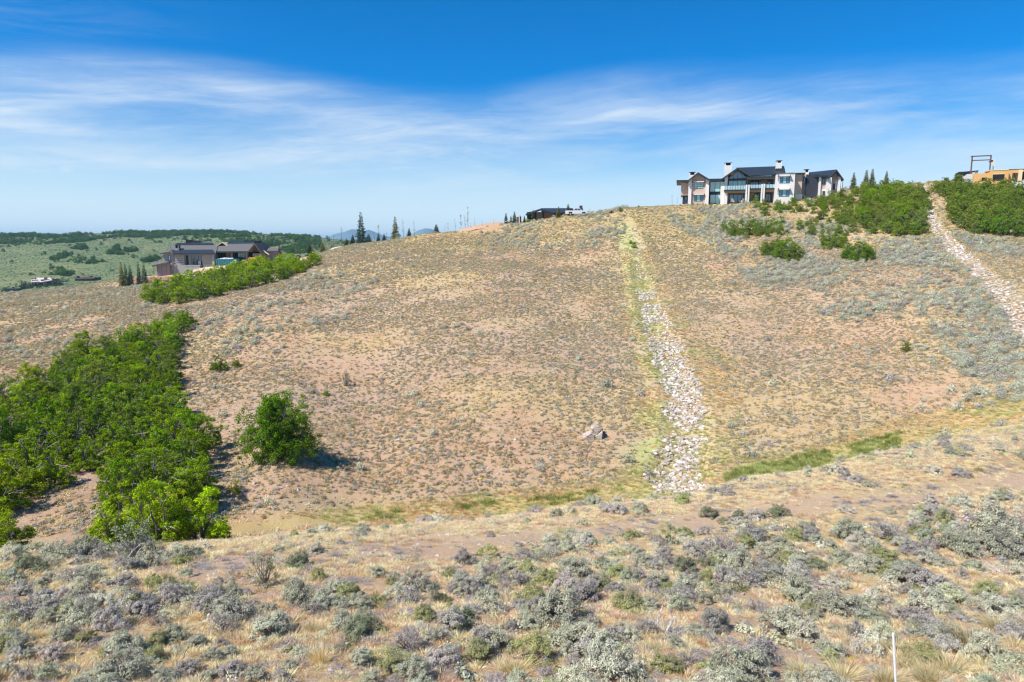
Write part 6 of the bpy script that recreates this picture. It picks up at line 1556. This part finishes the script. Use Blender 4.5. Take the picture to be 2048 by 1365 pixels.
# ---- the plywood shell under construction
K_ = House('unfinished_house', 1985, 362, 186, 24, 'unfinished house shell of orange plywood sheathing with rusty steel frame on the ridge')
B = K_.box
B('sheathing', 1944.5, 1978.5, 347.4, 370, 0.0, 6, 'osb', drop=3)
B('sheathing', 1978.5, 2017, 341.0, 366, -0.4, 6, 'osb', drop=3); B('plate', 1978.3, 2017.4, 339.6, 341.0, -0.5, 6.2, 'lumber')
B('sheathing', 2017.2, 2110, 338.0, 362, 1.0, 6, 'osb', drop=3); B('joists', 2017, 2110, 337.2, 338.2, 0.9, 6.2, 'wood')
B('stud_wall', 2037, 2044.5, 340, 362, 0.2, 1.0, 'lumber')
for k in range(7):
    if k < 6: B('plywood_joint', 1946 + 6.0 * k, 1946.25 + 6.0 * k, 347.5, 366, -0.03, 0.05, 'lumber')
B('opening', 1963.2, 1973.6, 355.6, 362.5, -0.05, 0.1, 'void'); B('opening', 1985.4, 2008.6, 348.8, 362, -0.45, 0.1, 'void'); B('opening', 2024.4, 2038.4, 346.2, 362, 0.95, 0.1, 'void'); B('opening', 2045, 2060, 343.5, 359, 0.95, 0.1, 'void')
for k in range(4): B('stud', 2026.5 + 3.2 * k, 2027.1 + 3.2 * k, 346.4, 362, 0.86, 0.1, 'wood')
B('header', 1984.8, 2009.2, 348.0, 349.0, -0.5, 0.15, 'lumber')
B('foundation', 2023, 2110, 361.0, 372, 0.4, 2, 'concrete', drop=3); B('foundation', 1928, 1945.5, 352, 362, -0.2, 3, 'concrete', drop=3); B('foundation', 1934.5, 1945.4, 348.3, 352, -0.1, 2.8, 'concrete')
f = B('steel_column', 1942.0, 1944.6, 313.0, 349, 1.0, 0.35, 'rust'); f = B('steel_column', 1979.8, 1982.2, 311.2, 344, 1.0, 0.35, 'rust'); B('steel_column', 1986.2, 1988.0, 319, 342, 4.0, 0.3, 'lumber')
B('steel_beam', 1942.0, 1983.4, 311.3, 313.3, 0.9, 0.4, 'rust'); B('steel_beam', 1944.4, 1980.4, 319.8, 321.6, 1.0, 0.35, 'rust'); B('steel_beam', 1982, 1986.6, 320.5, 323.5, 1.5, 2.6, 'rust')
B('dark_shed', 1917.6, 1944, 343.5, 357, 7.0, 6, 'dstone', drop=3); K_.roof('shed_roof', [(1917, 346.0, 6.6), (1956, 342.2, 6.6), (1957, 341.0, 12), (1918, 344.4, 12)], 'fascia', th=0.3)
for px in (1950, 1953.4): B('crate', px, px + 2.4, 343.6 + (px - 1950) * .1, 347.4, 3.0, .5, 'lumber')

# ---- far houses in the valley
FY1 = hit(83, 573, 260)[1]; FY2 = hit(168, 562, 260)[1]; FY3 = hit(20, 583, 260)[1]
V1 = House('far_house', 83, 571, FY1, 6, 'far valley house with pale pink low pitched roofs between dark poplars')
B = V1.box
B('wall', 64, 84, 560.5, 573, 2, 9, 'void', drop=2); B('wall', 82, 102.5, 559.6, 573, 0, 9, 'void', drop=2); B('chimney', 88.0, 91.0, 555.2, 561, 5, 2, 'rust')
M['pinkroof'] = plain('pale_pink_roof', (0.62, 0.52, 0.50), 0.8)
V1.roof('roof', [(61.5, 563.6, -1), (84, 563.2, -1), (88, 557.8, 9), (63, 559.6, 9)], 'pinkroof', th=0.6); V1.roof('roof', [(80, 564.4, -2.5), (104.5, 560.6, -2.5), (100, 555.8, 9), (72, 555.8, 9)], 'pinkroof', th=0.6)
for x0 in (67, 73, 86, 92, 97): V1.window(x0, x0 + 2.6, 565.5, 569.5, -0.2 if x0 > 80 else 1.8, 1, ['glassc'], fr=0.2)
V2 = House('far_house', 168, 561, FY2, 4, 'far dark valley house with two rust red roofs beyond the pale slope')
B = V2.box
B('wall', 150, 167, 556.5, 563.5, 1, 9, 'void', drop=2); B('wall', 166, 187, 556.0, 562.5, 0, 9, 'void', drop=2)
V2.roof('roof', [(148.6, 557.8, -1), (168, 557.4, -1), (170, 554.4, 9), (151, 555.0, 9)], 'rust', th=0.6); V2.roof('roof', [(165.5, 557.6, -2), (188.5, 556.6, -2), (185, 553.6, 9), (169, 553.8, 9)], 'rust', th=0.6)
B('chimney', 152.6, 155.6, 552.6, 556.6, 4, 2, 'dstone'); B('chimney', 180, 182, 552.4, 556, 4, 2, 'dstone')
for x0 in (153, 158, 170, 176, 181): V2.window(x0, x0 + 2.2, 558.5, 561, -0.2 if x0 > 166 else 0.8, 1, ['glassb'], fr=0.2)
V3 = House('far_house', 20, 580, FY3, 0, 'far low house with slate blue roof half sunk behind the pale slope')
B = V3.box
B('wall', 12, 36, 578, 586, 0, 8, 'void', drop=3); V3.roof('roof', [(10, 580, -1), (30, 577.6, -1), (27, 575.6, 8), (13, 577, 8)], 'metal', th=0.5); V3.roof('roof', [(26, 578.2, -1), (37, 578.4, -1), (35, 576.4, 8), (28, 576.2, 8)], 'metal', th=0.5); B('chimney', 24, 26.4, 574.6, 577.6, 3, 1.5, 'dstone')
POP = sapling_data(560, h=9.0, nleaf=1200)
def popl(px, top, base, Yd, wsc, tint, lb):
    Yd = (FY3 if px < 30 else FY1 if px < 125 else FY2) + (Yd - 600) * 0.3 - 8; wsc *= Yd / 600
    x, y = pos(px, Yd); z = float(height([x], [y])[0]); h = (base - top) / FOC * Yd
    zz = ray(px, base)[1] * Yd; z = min(z, zz)
    d = OAKS[int(rng.integers(7))]; k = h / 3.6
    t = tree('poplar_tree', d[:2], x, y, 1.0, float(rng.uniform(0, 6)), lb, 'tree', 'trees round the far valley houses', tint, parts=('crown', 'trunk'), z=z - 0.3)
    t.scale = (wsc, wsc, k)
for a in [(46, 553, 574, 600, 1.5, (.10, .15, .07), 'tall narrow tree just outside the pink roofed far house'), (52, 555, 573, 600, 1.2, (.12, .17, .08), 'second narrow tree beside the pink roofed far house'), (60, 560, 573, 595, 1.5, (.10, .14, .06), 'bushy tree at the front corner of the pink roofed far house'),
          (78, 563, 574, 596, 1.3, (.09, .13, .06), 'small dark tree before the pink roofed far house wall'), (92, 563, 573, 596, 1.2, (.12, .16, .07), 'low green tree before the pink roofed far house windows'), (108, 556, 570, 610, 2.0, (.14, .19, .10), 'pale green tree right of the pink roofed far house'),
          (120, 555, 569, 615, 1.8, (.15, .2, .11), 'pale tree in the row between the two far houses'), (128, 553, 568, 618, 1.8, (.16, .21, .12), 'tallest pale tree in the row between the two far houses'), (136, 556, 566, 620, 1.6, (.14, .19, .10), 'last pale tree in the row before the rust roofed far house'),
          (8, 571, 584, 585, 2.0, (.09, .15, .06), 'round dark tree beside the slate roofed far house'), (196, 556, 563, 640, 1.4, (.12, .17, .08), 'small bush tree beside the rust roofed far house')]: popl(*a)
settle_labels()
